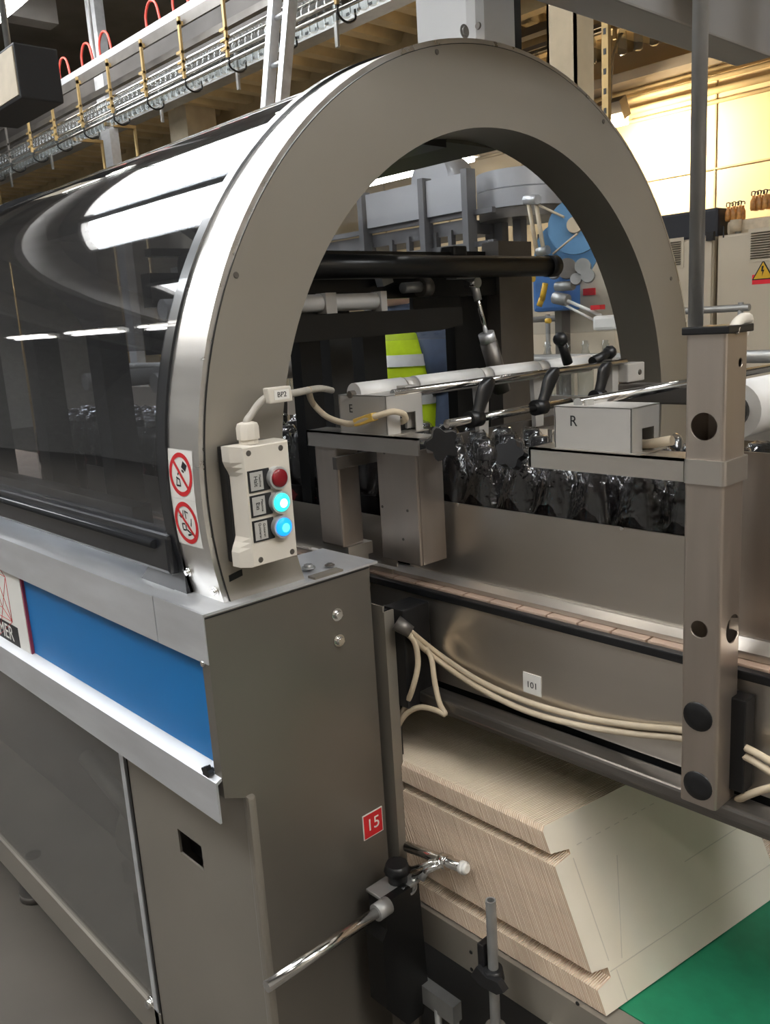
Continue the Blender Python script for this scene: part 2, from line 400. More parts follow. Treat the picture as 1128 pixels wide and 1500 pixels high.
B().arc(-2.60, -2.66, .648, .668, A0, A1, 80).build('gasket', RUBBER, mc, .6)
B().arc(-2.66, -4.1, .6535, .6575, .25, PI+.10, 60).build('shaded_cover', SHADEA, mc, .6)
# ridge bar along the top inside
B().box(-2.6, -1.10, 1.205, 1.35, 1.757, 1.83).build('ridge_beam', OLIVE, mc)
B().box(-2.6, -1.10, 1.09, 1.203, 1.748, 1.83).build('ridge_block', BPAINT, mc)
# lower cover rail, black with a bright lip
zc = 1.2355
yl = 1.245-math.sqrt(.66**2-(1.17-zc)**2)
B().box(-4.1, -1.1, yl-.014, yl+.02, 1.112, 1.172, bev=.006).build('cover_rail', RUBBER, mc)
B().cyl((-4.1, yl-.016, 1.155), (-1.135, yl-.016, 1.155), .007, seg=10).build('rail_rod', mat('rail_dark', (.03, .032, .036), .2, .2), mc)
B().prism([(-1.085, 1.082), (-1.225, 1.082), (-1.19, 1.112), (-1.1, 1.20), (-1.085, 1.20)], (0, .588, 0), (1, 0, 0), (0, 0, 1), -.02).build('rail_foot', RUBBER, mc)
# arch screws
for u, v in ((346, 403), (640, 76), (884, 178), (983, 408)): screw(P(u, v, 'X', -1.0), X1, .0045, mc, DSTEEL, .0012, 'screw')
p = P(345, 843, 'X', -1.0); B().obox(p, (.0012, 0, 0), (0, .011, .002), (0, 0, .0045)).build('slot', BLACK, mc)
for x, z in ((-1.015, 1.10), (-1.078, 1.118)):
    y = 1.245-math.sqrt(.6636**2-(z-zc)**2); screw((x, y, z), Vector((0, -1, -.2)), .005, mc, CHROME, .006, 'bolt', True)
# cabinet under the tunnel, near side
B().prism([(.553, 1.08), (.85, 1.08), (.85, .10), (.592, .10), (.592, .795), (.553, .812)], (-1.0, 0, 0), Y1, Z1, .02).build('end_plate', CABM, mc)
B().box(-.9795, -.979, .553, .85, 1.0775, 1.0795).build('plate_seam', BLACK, mc)
B().box(-1.119, -.981, .5535, .87, 1.0805, 1.084).box(-1.119, -.981, .5515, .5545, 1.012, 1.084).build('corner_cap', ALU, mc)
B().box(-4.0, -1.121, .5535, .70, 1.0795, 1.083).box(-4.0, -1.121, .5515, .5545, 1.012, 1.083).build('top_flange', ALU, mc)
B().box(-4.0, -1.0005, .5665, .5725, .815, 1.03).build('blue_panel', BLUE, mc)
B().prism([(.543, .775), (.546, .775), (.546, .834), (.566, .845), (.5665, .848), (.543, .838)], (-4.0, 0, 0), Y1, Z1, 3.018).build('lower_flange', ALU, mc)
B().box(-4.0, -1.0, .5735, .84, .84, 1.076).build('upper_body', DSTEEL, mc)
# lower side: panel with square hole, window, skirt
hx0, hx1, hz0, hz1 = -1.213, -1.137, .602, .647
b = B(); b.box(-1.375, hx0, .590, .594, .11, .80).box(hx1, -.981, .590, .594, .11, .80).box(hx0, hx1, .590, .594, .11, hz0).box(hx0, hx1, .590, .594, hz1, .80)
b.build('side_panel', CABL, mc)
B().box(hx0-.02, hx1+.02, .62, .63, hz0-.02, hz1+.02).build('recess', BLACK, mc)
B().box(-.988, -.972, .586, .600, .10, .80, bev=.005).build('corner_edge', CABL, mc)
B().box(-1.383, -1.3755, .588, .600, .12, .78).build('window_edge', BLACK, mc)
B().box(-1.3995, -1.3835, .586, .600, .12, .78).build('window_strip', ALU, mc)
B().box(-4.0, -1.40, .592, .596, .17, .78).build('window_pane', WINA, mc)
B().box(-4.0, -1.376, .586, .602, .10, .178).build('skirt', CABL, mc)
B().box(-4.0, -1.0, .84, .848, .10, 1.07).build('inner_panel', mat('inner_grey', (.16, .15, .14), .5, .4), mc)
B().box(-4.0, -1.0, .604, .84, .10, .115).build('inner_tray', mat('tray_grey', (.42, .40, .37), .5, .3), mc)
B().cyl((-1.62, .72, .42), (-1.48, .72, .42), .075).cyl((-1.66, .72, .42), (-1.62, .72, .42), .05).box(-1.64, -1.46, .66, .78, .30, .35).build('drive_motor', mat('motor_grey', (.36, .34, .32), .5, .3), mc)
B().box(-1.7, -1.42, .70, .74, .115, .30).build('motor_bracket', DSTEEL, mc)
B().cyl((-1.75, .66, .56), (-1.45, .66, .48), .018).build('drive_shaft', GALV, mc)
screw((-1.418, .592, .178), -Y1, .010, mc, CHROME, .012, 'window_latch', True)
for q in ((-3.6, .65), (-2.2, .65), (-1.1, .65), (-3.6, 1.85), (-1.1, 1.85)):
    B().cyl((q[0], q[1], 0), (q[0], q[1], .02), .05).cyl((q[0], q[1], .02), (q[0], q[1], .12), .02).build('machine_foot', DSTEEL, mc)
# far side cabinet
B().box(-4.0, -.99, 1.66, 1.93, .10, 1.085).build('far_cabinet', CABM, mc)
B().box(-4.0, -3.9, .85, 1.66, .10, .95).build('end_frame', DSTEEL, mc)
# end plate bolts, sticker
for u, v in ((493, 900), (496, 938)): screw(P(u, v, 'X', -.98), X1, .0075, mc, CHROME, .008, 'bolt', True)
# foot bracket of arch on cabinet top
B().box(-.999, -.982, .745, .80, 1.084, 1.0875).build('foot_bracket', CABL, mc)
screw(P(452, 832, 'Z', 1.088), Z1, .008, mc, GALV, .006, 'bolt', True); screw(P(483, 828, 'Z', 1.088), Z1, .006, mc, DSTEEL, .003, 'bolt', True)
# 15 plate
n15 = thing('number_plate', 'small red plate with white number 15 on the cabinet end', 'sign', (-.98, .8205, .625))
B().box(-.98, -.9785, .799, .842, .623, .667).build('plate', WHITES, n15)
B().box(-.9785, -.9782, .8005, .8405, .6245, .6655).build('field', REDS, n15)
text('15', .030, (-.9780, .8205, .645), Y1, Z1, WHITES, 'lettering', n15)
# star knob at the blue panel
def star_knob(name, c, n, r, parent=None, m=BLACK, h=.018):
    c, n = Vector(c), Vector(n).normalized(); a = n.orthogonal().normalized(); bb = n.cross(a)
    q = B(); pts = []
    for i in range(30):
        t = 2*PI*i/30; rr = r*(1-.16*(1-math.cos(5*t))/2*2); pts.append((rr*math.cos(t), rr*math.sin(t)))
    q.prism(pts, c, a, bb, h); q.cyl(c-n*h*.6, c, r*.45)
    return q.build(name, m, parent)
k = star_knob('clamp_knob', P(308, 1130, 'Y', .552), -Y1, .0115, mc, BLACK, .008)
screw(P(301, 971, 'Y', .556), -Y1, .005, mc, CHROME, .006, 'bolt', True)
# logo sign
sg = thing('maker_sign', 'white sign with red polyhedron drawing and black name bar on blue panel', 'sign', (-1.86, .565, .83))
B().box(-2.06, -1.692, .5615, .5665, .832, 1.03).build('border', MAROON, sg)
B().box(-2.055, -1.698, .5605, .5616, .838, 1.03).build('face', WHITES, sg)
B().box(-1.985, -1.752, .5600, .5606, .843, .889).build('name_bar', BLACKS, sg)
text('BAUMER', .046, (-1.868, .5598, .866), X1, Z1, WHITES, 'lettering', sg, sx=.98)
cx, cz_, rr = -1.868, .955, .105
o6 = [(cx+rr*math.cos(PI/6+i*PI/3), cz_+rr*.92*math.sin(PI/6+i*PI/3)-.01) for i in range(6)]
i3 = [(cx+rr*.5*math.cos(PI/2+i*2*PI/3), cz_+rr*.5*math.sin(PI/2+i*2*PI/3)-.01) for i in range(3)]
segs = [(o6[i], o6[(i+1) % 6]) for i in range(6)]+[(i3[i], i3[(i+1) % 3]) for i in range(3)]
for i in range(3):
    for j in range(6):
        if math.hypot(i3[i][0]-o6[j][0], i3[i][1]-o6[j][1]) < rr*.95: segs.append((i3[i], o6[j]))
segs += [(o6[1], o6[3]), (o6[3], o6[5]), (o6[5], o6[1])]
b = B()
for p_, q_ in segs: b.cyl((p_[0], .5603, p_[1]), (q_[0], .5603, q_[1]), .0007, seg=5)
b.build('emblem', REDS, sg)
# prohibition stickers on the band
def band_pt(x, s_, r=.6641):
    """x along the machine, s_ arc length downwards from Z=1.2355 on the near flank"""
    t = PI+s_/r; return (x, 1.245+r*math.cos(t), zc+r*math.sin(t))
def band_poly(b, poly, r=.6641):
    v = [b.bm.verts.new(band_pt(x, s_, r)) for x, s_ in poly]; b.bm.faces.new(v)
def sticker(s0, s1, label, art):
    st = thing('prohibition_sticker', label, 'sticker', band_pt(-1.0515, s1), None)
    b = B(); n = 8; xs0, xs1 = -1.084, -1.0185
    for i in range(n): band_poly(b, [(xs0, s0+(s1-s0)*i/n), (xs1, s0+(s1-s0)*i/n), (xs1, s0+(s1-s0)*(i+1)/n), (xs0, s0+(s1-s0)*(i+1)/n)], .6640)
    b.build('backing', WHITES, st)
    cx_, cs = (xs0+xs1)/2, (s0+s1)/2; R, r_ = .0305, .0242
    b = B()
    for i in range(40):
        t0, t1 = 2*PI*i/40, 2*PI*(i+1)/40
        band_poly(b, [(cx_+R*math.cos(t0), cs+R*math.sin(t0)), (cx_+R*math.cos(t1), cs+R*math.sin(t1)), (cx_+r_*math.cos(t1), cs+r_*math.sin(t1)), (cx_+r_*math.cos(t0), cs+r_*math.sin(t0))], .6645)
    for i in range(6):
        a, c = -.026+i*.052/6, -.026+(i+1)*.052/6; w = .0024
        band_poly(b, [(cx_+(a-w)*.71, cs+(a+w)*.71), (cx_+(a+w)*.71, cs+(a-w)*.71), (cx_+(c+w)*.71, cs+(c-w)*.71), (cx_+(c-w)*.71, cs+(c+w)*.71)], .66465)
    b.build('ban_ring', REDS, st)
    b = B()
    for pl in art: band_poly(b, [(cx_+x, cs+y) for x, y in pl], .6643)
    b.build('pictogram', BLACKS, st)
def blk(x, y, w, h, a=0):
    c, s_ = math.cos(a), math.sin(a); return [(x+c*px-s_*py, y+s_*px+c*py) for px, py in ((-w, -h), (w, -h), (w, h), (-w, h))]
sticker(-.0635, .0055, 'white square sticker with red ban ring over a tipping box, the upper one',
        [blk(.010, -.012, .006, .005, .5), blk(.006, -.005, .003, .0015, .5), blk(-.008, .006, .005, .0012, .3), blk(-.012, .011, .001, .005, .2), blk(-.003, .012, .001, .005, -.2), blk(-.008, .016, .005, .0012), blk(-.006, -.002, .0015, .004, .6)])
sticker(.0060, .0735, 'white square sticker with red ban ring over hand and wheels, the lower one',
        [blk(-.006, -.012, .001, .006, .2), blk(.000, -.012, .001, .006, -.1), blk(.004, -.016, .004, .001, .2), blk(-.014, -.008, .003, .001, .6), blk(.013, -.002, .001, .006, .3),
         blk(-.012, .006, .0012, .004), blk(-.008, .002, .004, .0012), blk(-.008, .011, .004, .0012), blk(-.003, .007, .0012, .004), blk(.003, .012, .0045, .0014, .4), blk(.003, .017, .004, .0014, -.2), blk(.010, .014, .002, .002)])
# ------------------------------------------------------------------ control box
cbx = thing('control_box', 'white push button box with red, green and blue buttons on the arch', 'control box', (-1.0, .653, 1.138))
def wavy(y0, y1, z0, z1, d):
    L_ = []
    for k_ in range(25):
        f_ = k_/24; q_ = min(f_, 1-f_)*(z1-z0); q_ = min(1, max(0, (q_-.018)/.026)); L_.append((y0+d*(.5-.5*math.cos(PI*q_)), z0+(z1-z0)*f_))
    R_ = [(y1, z) for y, z in L_][::-1]
    return [(y, z) for y, z in R_+L_]
B().box(-1.0, -.980, .611, .689, 1.141, 1.303, bev=.003).build('base', BLACK, cbx)
def loft(sections, m, name, parent):
    b = B(); rows = [[b.bm.verts.new((x, y, z)) for y, z in pl] for x, pl in sections]
    n = len(rows[0])
    for i in range(len(rows)-1):
        for k_ in range(n): b.bm.faces.new((rows[i][k_], rows[i][(k_+1) % n], rows[i+1][(k_+1) % n], rows[i+1][k_]))
    b.bm.faces.new(rows[0]); b.bm.faces.new(rows[-1][::-1]); return b.build(name, m, parent)
loft([(-.980, wavy(.6055, .6915, 1.1395, 1.3045, .009)), (-.964, wavy(.6065, .6915, 1.1395, 1.3045, .009)), (-.9475, wavy(.6150, .6905, 1.1405, 1.3035, .0006)), (-.945, wavy(.6165, .6890, 1.142, 1.302, .0))], WHITEP, 'lid', cbx)
for (u, v), tx, m in (((403.5, 702), ('Maschine', 'Halt'), REDB), ((406, 738), ('Maschine', 'Ein'), GREENB), ((410, 774), ('Quittieren', 'Quittieren'), BLUEB)):
    c = P(u, v, 'X', -.932); c.y = .6635
    if m is GREENB: pass
    bt = B().pipe((-.945, c.y, c.z), (-.935, c.y, c.z), .0155, .0125).build('bezel', SILVER, cbx)
    B().lathe([(.0126, -.944), (.0126, -.9335), (.0115, -.932), (.004, -.9312)], (0, c.y, c.z), 24, 'X').build('push_button', m, cbx)
    if m is not REDB: B().cyl((-.9325, c.y+.001, c.z-.001), (-.9307, c.y+.001, c.z-.001), .0068, .006, seg=20).build('lit_core', CORE_G if m is GREENB else CORE_B, cbx)
    pl = B().box(-.945, -.9435, .6195, .6535, c.z-.0145, c.z+.0150).build('label_holder', BLACKS, cbx)
    B().box(-.9436, -.9431, .6222, .6425, c.z-.0122, c.z+.0125).build('label_card', mat('label_silver', (.50, .49, .46), .4, .2), pl)
    text(tx[1], .0085 if len(tx[1]) < 6 else .0052, (-.9429, .6305, c.z), -Z1, Y1, BLACKS, 'lettering', pl)
    text(tx[0], .0045, (-.9429, .6375, c.z), -Z1, Y1, BLACKS, 'lettering', pl)
for u, v in ((364, 664), (411, 656), (382, 820), (428, 808)):
    screw(P(u, v, 'X', -.9452), X1, .0042, cbx, DSTEEL, .001, 'screw')
g = Vector((-.965, .640, 1.3045))
B().lathe([(.0135, 0), (.0135, .006), (.0158, .0065), (.0158, .022), (.014, .027), (.0085, .029)], g, 10).build('cable_gland', WHITEP, cbx, .5)
cab1 = tag(B().tube([g+Vector((0, 0, .02)), g+Vector((0, 0, .03)), P(369, 606, 'X', -.965), P(377, 594, 'X', -.965), P(388, 584, 'X', -.965), P(402, 579, 'X', -.963), P(430, 576, 'X', -.97), P(450, 572, 'X', -1.0), P(470, 569, 'X', -1.05), P(486, 572, 'Y', .905)], .0052).build('control_cable', GREYC), 'grey cable bending from the button box gland towards the E box', 'cable')
tg = thing('cable_tag', 'white plastic cable tag printed BP2 above the button box', 'tag', P(408, 578, 'X', -.958)-Vector((0, 0, .011)))
c = P(407, 578, 'X', -.958)
B().obox(c, (.006, 0, 0), (0, .0195, 0), (0, -.001, .0105), .002).build('sleeve', WHITEP, tg)
B().obox(c+Vector((.0062, .002, 0)), (.0003, 0, 0), (0, .0125, 0), (0, 0, .0065)).build('card', WHITES, tg)
text('BP2', .010, c+Vector((.0068, .002, 0)), Y1, Z1, BLACKS, 'lettering', tg)
# ================================================================== conveyor through the arch
BZ = 1.0215          # belt top
cv = thing('slat_conveyor', 'steel chain conveyor with tan slats running through the arch', 'conveyor', (-1.6, 1.15, 0))
B().box(-4.0, .25, .955, .960, .862, 1.006).build('side_plate', STEELX, cv)
B().box(-4.0, .25, 1.318, 1.323, .862, 1.006).build('side_plate', STEELX, cv)
B().box(-4.0, .25, .950, .963, 1.007, 1.019, bev=.002).build('wear_strip', BLACK, cv)
B().box(-4.0, .25, .957, .9585, .835, .861).build('under_shadow_gap', BPAINT, cv)  # black strip standing in for the shade below the side plate
B().box(-4.0, .25, .964, 1.318, .93, 1.0).build('bed', BPAINT, cv)
sl0 = None
for i in range(34):
    x = -1.75+i*.054
    if sl0 is None:
        sl0 = B().box(x, x+.0515, .964, 1.316, BZ-.012, BZ, bev=.0015).build('slat', TAN, cv)
    else: share(sl0, (i*.054, 0, 0), cv)
b = B()
for i in range(41): x = -1.75-(i+1)*.054; b.box(x, x+.0515, .964, 1.316, BZ-.012, BZ)
o = b.build('slat_run', TAN, cv); o['kind'] = 'stuff'
for x in (-3.2, -1.9, .18):
    for y in (.98, 1.28): B().box(x-.025, x+.025, y-.02, y+.02, 0, .93).build('leg', DSTEEL, cv)
# rail under the conveyor
tag(B().box(-1.03, .2, .912, .948, .838, .857, bev=.004).box(-1.03, .2, .93, .954, .822, .838).build('support_rail', mat('rail_steel', (.22, .205, .19), .3, .85, .15, 14, .05, (.6, 8, 8))), 'dark steel rail running below the conveyor side plate', 'rail')
# guide plates beside the bottles
gp = thing('guide_plate', 'long steel guide plate standing along the dark bottles', 'guide', (-.75, 1.0, 1.022))
B().box(-1.04, -.481, .998, 1.001, 1.03, 1.160).build('sheet', STEELX, gp)
B().prism([(.978, 1.0225), (1.0, 1.0225), (1.0, 1.036), (.992, 1.036), (.978, 1.029)], (-1.30, 0, 0), Y1, Z1, .819).build('foot_strip', STEEL, gp)
for x in (-.92, -.62): screw((x, .998, 1.1585), -Y1, .003, gp, CHROME, .002)
g2 = thing('guide_plate', 'tall steel guide plate right of the square post', 'guide', (-.2, 1.0, 1.022))
B().box(-.480, .22, .998, 1.001, 1.03, 1.275).build('sheet', STEELZ, g2)
B().prism([(.978, 1.0225), (1.0, 1.0225), (1.0, 1.045), (.992, 1.045), (.978, 1.032)], (-.480, 0, 0), Y1, Z1, .70).build('foot_strip', STEEL, g2)
for z, x in ((1.10, -.415), (1.10, -.385), (1.20, -.39)): screw((x, .998, z), -Y1, .003, g2, DSTEEL, .001)
g3 = tag(B().box(-2.3, .2, 1.30, 1.303, 1.022, 1.16).build('guide_plate', STEELX), 'steel guide plate on the far side of the bottle row', 'guide')
g4 = tag(B().box(-2.3, -1.06, .985, .988, 1.03, 1.12).box(-2.3, -1.06, .975, .988, 1.022, 1.03).build('guide_plate', STEELX), 'low guide plate of the bottle lane inside the tunnel', 'guide')
# ------------------------------------------------------------------ bottles and film packs
def bottle_proto(label, group):
    t = thing('cola_bottle', label, 'bottle', (0, 0, 0), group)
    B().lathe([(.024, 0), (.031, .004), (.033, .012), (.033, .045), (.0305, .055), (.0305, .062), (.033, .07), (.033, .128), (.031, .145), (.024, .172), (.0155, .192), (.0130, .203), (.0130, .210)], (0, 0, 0), 20).build('body', COLA, t)
    B().lathe([(.0334, .072), (.0336, .074), (.0336, .124), (.0334, .126)], (0, 0, 0), 20).build('label', COLAL, t)
    b = B()
    for k in range(5):
        a = -PI/2-.30+k*.12; b.bm.faces.new([b.bm.verts.new((.0339*math.cos(a_), .0339*math.sin(a_), z)) for a_, z in ((a, .098-.008*math.sin(k)), (a+.12, .098-.008*math.sin(k+1)), (a+.12, .112+.005*math.sin(k+1)), (a, .112+.005*math.sin(k)))])
    b.build('label_mark', LABELR, t)
    B().lathe([(.0145, .208), (.0150, .210), (.0150, .222), (.0138, .2245), (.006, .225)], (0, 0, 0), 14).build('cap', BLACK, t)
    return t
pitch = .0677
bp0 = None
GB = 'cola bottles in film on the conveyor'
XB0 = -2.06-3*(3*pitch+.004)
rows = (1.0365, 1.1045, 1.1725, 1.2405)
# label helper: near row bottles visible between E plate and square post
nbx = 36
vis = [i for i in range(nbx)]
ordn = ['first', 'second', 'third', 'fourth', 'fifth', 'sixth', 'seventh']
for ri, y in enumerate(rows):
    for i in range(nbx):
        x = XB0+i*pitch
        gapx = (i//3)*.004
        x += gapx
        if ri == 0 and -1.0 < x < -.50:
            k = int(round((x+.985)/(.069))); k = max(0, min(6, k))
            lab = 'dark cola bottle in the front row, %s from the E bracket' % ordn[k]
        elif ri == 0 and x < -1.0: lab = 'dark cola bottle of the front row inside the tunnel'
        elif ri == 0: lab = 'dark cola bottle of the front row behind or right of the square post'
        else: lab = 'dark cola bottle standing behind the front row'
        if bp0 is None:
            bp0 = bottle_proto(lab, GB); bp0.location = (x, y, BZ+.0005)
        else: dup(bp0, (x, y, BZ+.0005), lab, rz=random.uniform(-.5, .5))
def film_pack(x0, y0, seed, label):
    """shrink film drawn over 3 x 2 bottles whose first axis is x0, y0"""
    rnd = random.Random(seed); xs = [x0+i*pitch for i in range(3)]; ys = [y0, y0+.068]
    ra, rb, ya, yb = xs[0]-.036, xs[-1]+.036, ys[0]-.0355, ys[-1]+.0355
    def hgt(x, y):
        h = .0
        for cx_ in xs:
            for cy_ in ys:
                d = math.hypot(x-cx_, y-cy_); h = max(h, .2285 if d < .015 else max(.150, .2285-(d-.015)*2.6))
        e = min(x-ra, rb-x, y-ya, yb-y); e = max(e, 0)
        h -= max(0, .018-e)*1.2
        return h+.005*math.sin(x*160+seed+2*math.sin(y*60))*math.sin(y*150+seed*2+2*math.sin(x*80))
    b = B(); nx, ny = 34, 22; gr = []
    for i in range(nx+1):
        gr.append([b.bm.verts.new((ra+(rb-ra)*i/nx, ya+(yb-ya)*j/ny, BZ+hgt(ra+(rb-ra)*i/nx, ya+(yb-ya)*j/ny))) for j in range(ny+1)])
    for i in range(nx):
        for j in range(ny): f = b.bm.faces.new((gr[i][j], gr[i+1][j], gr[i+1][j+1], gr[i][j+1])); f.smooth = True
    # skirts on the long sides, scalloped round the bottles
    nz = 8
    for side, col in ((-1, 0), (1, ny)):
        prev = [gr[i][col] for i in range(nx+1)]
        for k in range(1, nz+1):
            cur = []
            for i in range(nx+1):
                x = prev[i].co.x; z = BZ+(hgt(x, ya))*(1-k/nz)+.006*k/nz
                d = min(abs(x-c_) for c_ in xs); yy = (ya if side < 0 else yb)-side*(min(d, .034)**2*9+.0008*math.sin(x*400+k*1.7+seed))
                cur.append(b.bm.verts.new((x, yy, z)))
            for i in range(nx): f = b.bm.faces.new((prev[i], prev[i+1], cur[i+1], cur[i])); f.smooth = True
            prev = cur
    b.bm.faces.ensure_lookup_table()
    for i, f in enumerate(b.bm.faces): f.material_index = 0 if i < nx*ny else 1
    return tag(b.build('shrink_film', [FILM, FILM2]), label, 'film', 'shrink film over the bottle packs')
n = 0
for pk in range(12):
    for li, y0 in enumerate((rows[0], rows[2])):
        x0 = XB0+pk*3*pitch+pk*.004; n += 1
        if pk < 7: lab = 'clear shrink film over a bottle pack inside the tunnel'
        else: lab = 'clear wrinkled shrink film over the %s lane bottle pack %s' % (('near', 'far')[li], ('just inside the arch', 'beside the E bracket', 'below the black clamp levers', 'behind the R arm', 'right of the square post')[pk-7])
        film_pack(x0, y0, n*3+1, lab)
# ================================================================== square post with collar, arms and sensor boxes
YF = .893
def hollow_cut(o, cutters):
    for c_ in cutters:
        md = o.modifiers.new('cut', 'BOOLEAN'); md.operation = 'DIFFERENCE'; md.object = c_; md.solver = 'EXACT'
    bpy.context.view_layer.update()
    me = bpy.data.meshes.new_from_object(o.evaluated_get(bpy.context.evaluated_depsgraph_get()))
    o.modifiers.clear(); old = o.data; o.data = me; me.name = old.name
    for c_ in cutters: bpy.data.objects.remove(c_)
pl_, pr_ = P(1003, 600, 'Y', YF).x, P(1062, 600, 'Y', YF).x
zb, zt = .8575, P(1035, 490, 'Y', YF).z
post = thing('square_post', 'square steel post with round holes beside the conveyor', 'post', ((pl_+pr_)/2, .92, zb))
def sqtube(x0, x1, y0, y1, z0, z1, w, r=.005):
    t = B(); n_ = 4
    def ring(q, rr):
        pts = []
        for cx_, cy_, a in ((x1-q-rr, y1-q-rr, 0), (x0+q+rr, y1-q-rr, PI/2), (x0+q+rr, y0+q+rr, PI), (x1-q-rr, y0+q+rr, 1.5*PI)):
            for k_ in range(n_+1): pts.append((cx_+rr*math.cos(a+k_*PI/2/n_), cy_+rr*math.sin(a+k_*PI/2/n_)))
        return pts
    A_, C_ = ring(0, r), ring(w, r*.4)
    v = [[t.bm.verts.new((x, y, z)) for x, y in pp] for pp in (A_, C_) for z in (z0, z1)]
    m_ = len(A_)
    for i in range(m_):
        j = (i+1) % m_
        t.bm.faces.new((v[0][i], v[0][j], v[1][j], v[1][i])); t.bm.faces.new((v[2][i], v[3][i], v[3][j], v[2][j]))
        t.bm.faces.new((v[0][i], v[2][i], v[2][j], v[0][j])); t.bm.faces.new((v[1][i], v[1][j], v[3][j], v[3][i]))
    return t
pt = sqtube(pl_, pr_, YF, .945, zb, zt, .003).build('tube', STEELZ, post)
def cutter(p, d, r):
    d = Vector(d); p = Vector(p); o = B().cyl(p-d*.012, p+d*.012, r, seg=28).build('cutter', BLACK); return o
h1 = P(1031, 625, 'Y', YF); h2 = P(1024, 922, 'Y', YF); s1 = P(1085, 531, 'X', pr_); s2 = P(1074, 921, 'X', pr_)
hollow_cut(pt, [cutter(h1, Y1, .0155), cutter(h2, Y1, .0105), cutter(s1, X1, .0052), cutter(s2, X1, .0175)])
for v in (1050, 1151): p = P(1022, v, 'Y', YF); B().lathe([(.0185, .0015), (.0185, 0), (.0175, -.0015), (.008, -.002)], p, 24, 'Y').build('round_plug', BLACK, post)
B().box(pl_-.003, pr_+.004, YF-.004, .949, zt, zt+.0085, bev=.0015).build('cap', BLACK, post)
za, zb2 = P(775, 684, 'Y', YF).z, P(775, 655, 'Y', YF).z
b = sqtube(pl_-.0002, pr_+.0035, YF-.0035, .9485, za-.0005, zb2+.0005, .0032, .006); b.build('collar', STEEL, post)
tag(B().cyl(P(1019, 478, 'Y', .93)*1., (P(1019, 478, 'Y', .93).x, .93, 2.7), .0082, seg=20).build('steel_pole', GALV), 'round grey pole rising from the square post cap', 'pole')
tag(B().tube([P(1074, 488, 'X', pr_-.002), P(1077, 478, 'X', pr_-.002), P(1084, 469, 'X', pr_-.006), P(1091, 466, 'X', pr_-.01), P(1095, 472, 'X', pr_-.016), (pr_-.018, .953, zt-.03), (pr_-.018, .954, zt-.10)], .006, 10).build('hose', WHITEP), 'short white hose looped over the square post cap', 'hose')
# arms
def arm(label, x0, x1, extra=None):
    t = thing('bracket_arm', label, 'bracket', ((x0+x1)/2, .91, za))
    B().box(x0, x1, YF, YF+.004, za, zb2).box(x0, x1, YF, YF+.045, zb2-.003, zb2).box(x0, x0+.003, YF, YF+.045, za, zb2).build('angle_bar', STEEL, t)
    return t
xr0 = P(775, 670, 'Y', YF).x
ar = arm('horizontal steel arm under the R box, ending at the square post', xr0, pl_-.0004)
xe0, xe1 = P(448, 625, 'Y', YF).x, P(612, 650, 'Y', YF).x
ae = arm('horizontal steel arm under the E box, at the arch mouth', xe0, xe1)
B().box(P(456, 640, 'Y', YF).x, P(488, 640, 'Y', YF).x, YF+.0045, .945, P(470, 797, 'Y', YF).z, za-.0003, bev=.004).build('upright', STEELZ, ae)
xm = P(495, 800, 'Y', .93).x
B().box(P(456, 640, 'Y', YF).x-.005, P(488, 640, 'Y', YF).x+.004, .905, .96, 1.06, P(470, 797, 'Y', YF).z).box(P(488, 640, 'Y', YF).x-.03, P(488, 640, 'Y', YF).x+.002, .93, .951, 1.0, 1.06).build('upright_foot', STEEL, ae)
hp = thing('end_plate', 'upright steel plate with small holes hanging below the E arm', 'plate', (-.97, .93, 1.07))
q0, q1 = P(556, 740, 'Y', .925), P(612, 740, 'Y', .925)
B().box(q0.x, q1.x, .925, .931, P(600, 826, 'Y', .925).z, za-.0005, bev=.002).box(q1.x-.006, q1.x, .931, .985, P(600, 826, 'Y', .925).z, za-.0005).build('sheet', STEELZ, hp)
for u, v in ((563, 663), (560, 742), (597, 748), (591, 790)): screw(P(u, v, 'Y', .925), -Y1, .0025, hp, DSTEEL, .001, 'screw')
B().cyl((xe1-.0, .915, (za+zb2)/2), (xe1+.03, .93, (za+zb2)/2), .012).build('clamp_boss', STEEL, hp)
star_knob('clamp_knob', P(646, 648, 'Y', .925), (.75, -.65, 0), .026, hp, BLACK, .022)
def sensor_box(letter, x0, x1, y0, y1, z0, z1, label):
    t = thing('sensor_box', label, 'box', ((x0+x1)/2, (y0+y1)/2, z0))
    w = .002; b = B()
    b.box(x0, x1, y0, y0+w, z0, z1, bev=.0006).box(x0, x1, y1-w, y1, z0, z1, bev=.0006).box(x0, x1, y0, y1, z1-w, z1, bev=.0006).box(x0, x0+w, y0, y1, z0, z1)
    ya, yb2 = y0+.36*(y1-y0), y0+.80*(y1-y0); zm = z0+.50*(z1-z0)
    b.box(x1-w, x1, y0, ya, z0, z1).box(x1-w, x1, yb2, y1, z0, z1).box(x1-w, x1, ya, yb2, zm, z1)
    b.build('cover', GREYBOX, t)
    B().box(x0-.004, x1+.012, y0-.002, y1, z0-.0015, z0).build('base_sheet', STEEL, t)
    B().box(x0+.02, x1-.02, y0+.01, y1-.01, z0, z1-.012).build('sensor_head', BPAINT, t)
    text(letter, .019, (x0+.26*(x1-x0), y0-.0002, (z0+z1)/2+.008), X1, Z1, BLACKS, 'letter', t)
    return t
eb0, eb1 = P(497, 600, 'Y', YF), P(566, 600, 'Y', YF)
sensor_box('E', eb0.x, eb1.x, YF, YF+.078, zb2+.0018, P(530, 579, 'Y', YF).z, 'grey sensor box marked E on the arm at the arch mouth')
rb0, rb1 = P(812, 620, 'Y', YF), P(926, 620, 'Y', YF)
sensor_box('R', rb0.x, rb1.x, YF, YF+.062, zb2+.0018, P(865, 596, 'Y', YF).z, 'grey sensor box marked R on the arm beside the post')
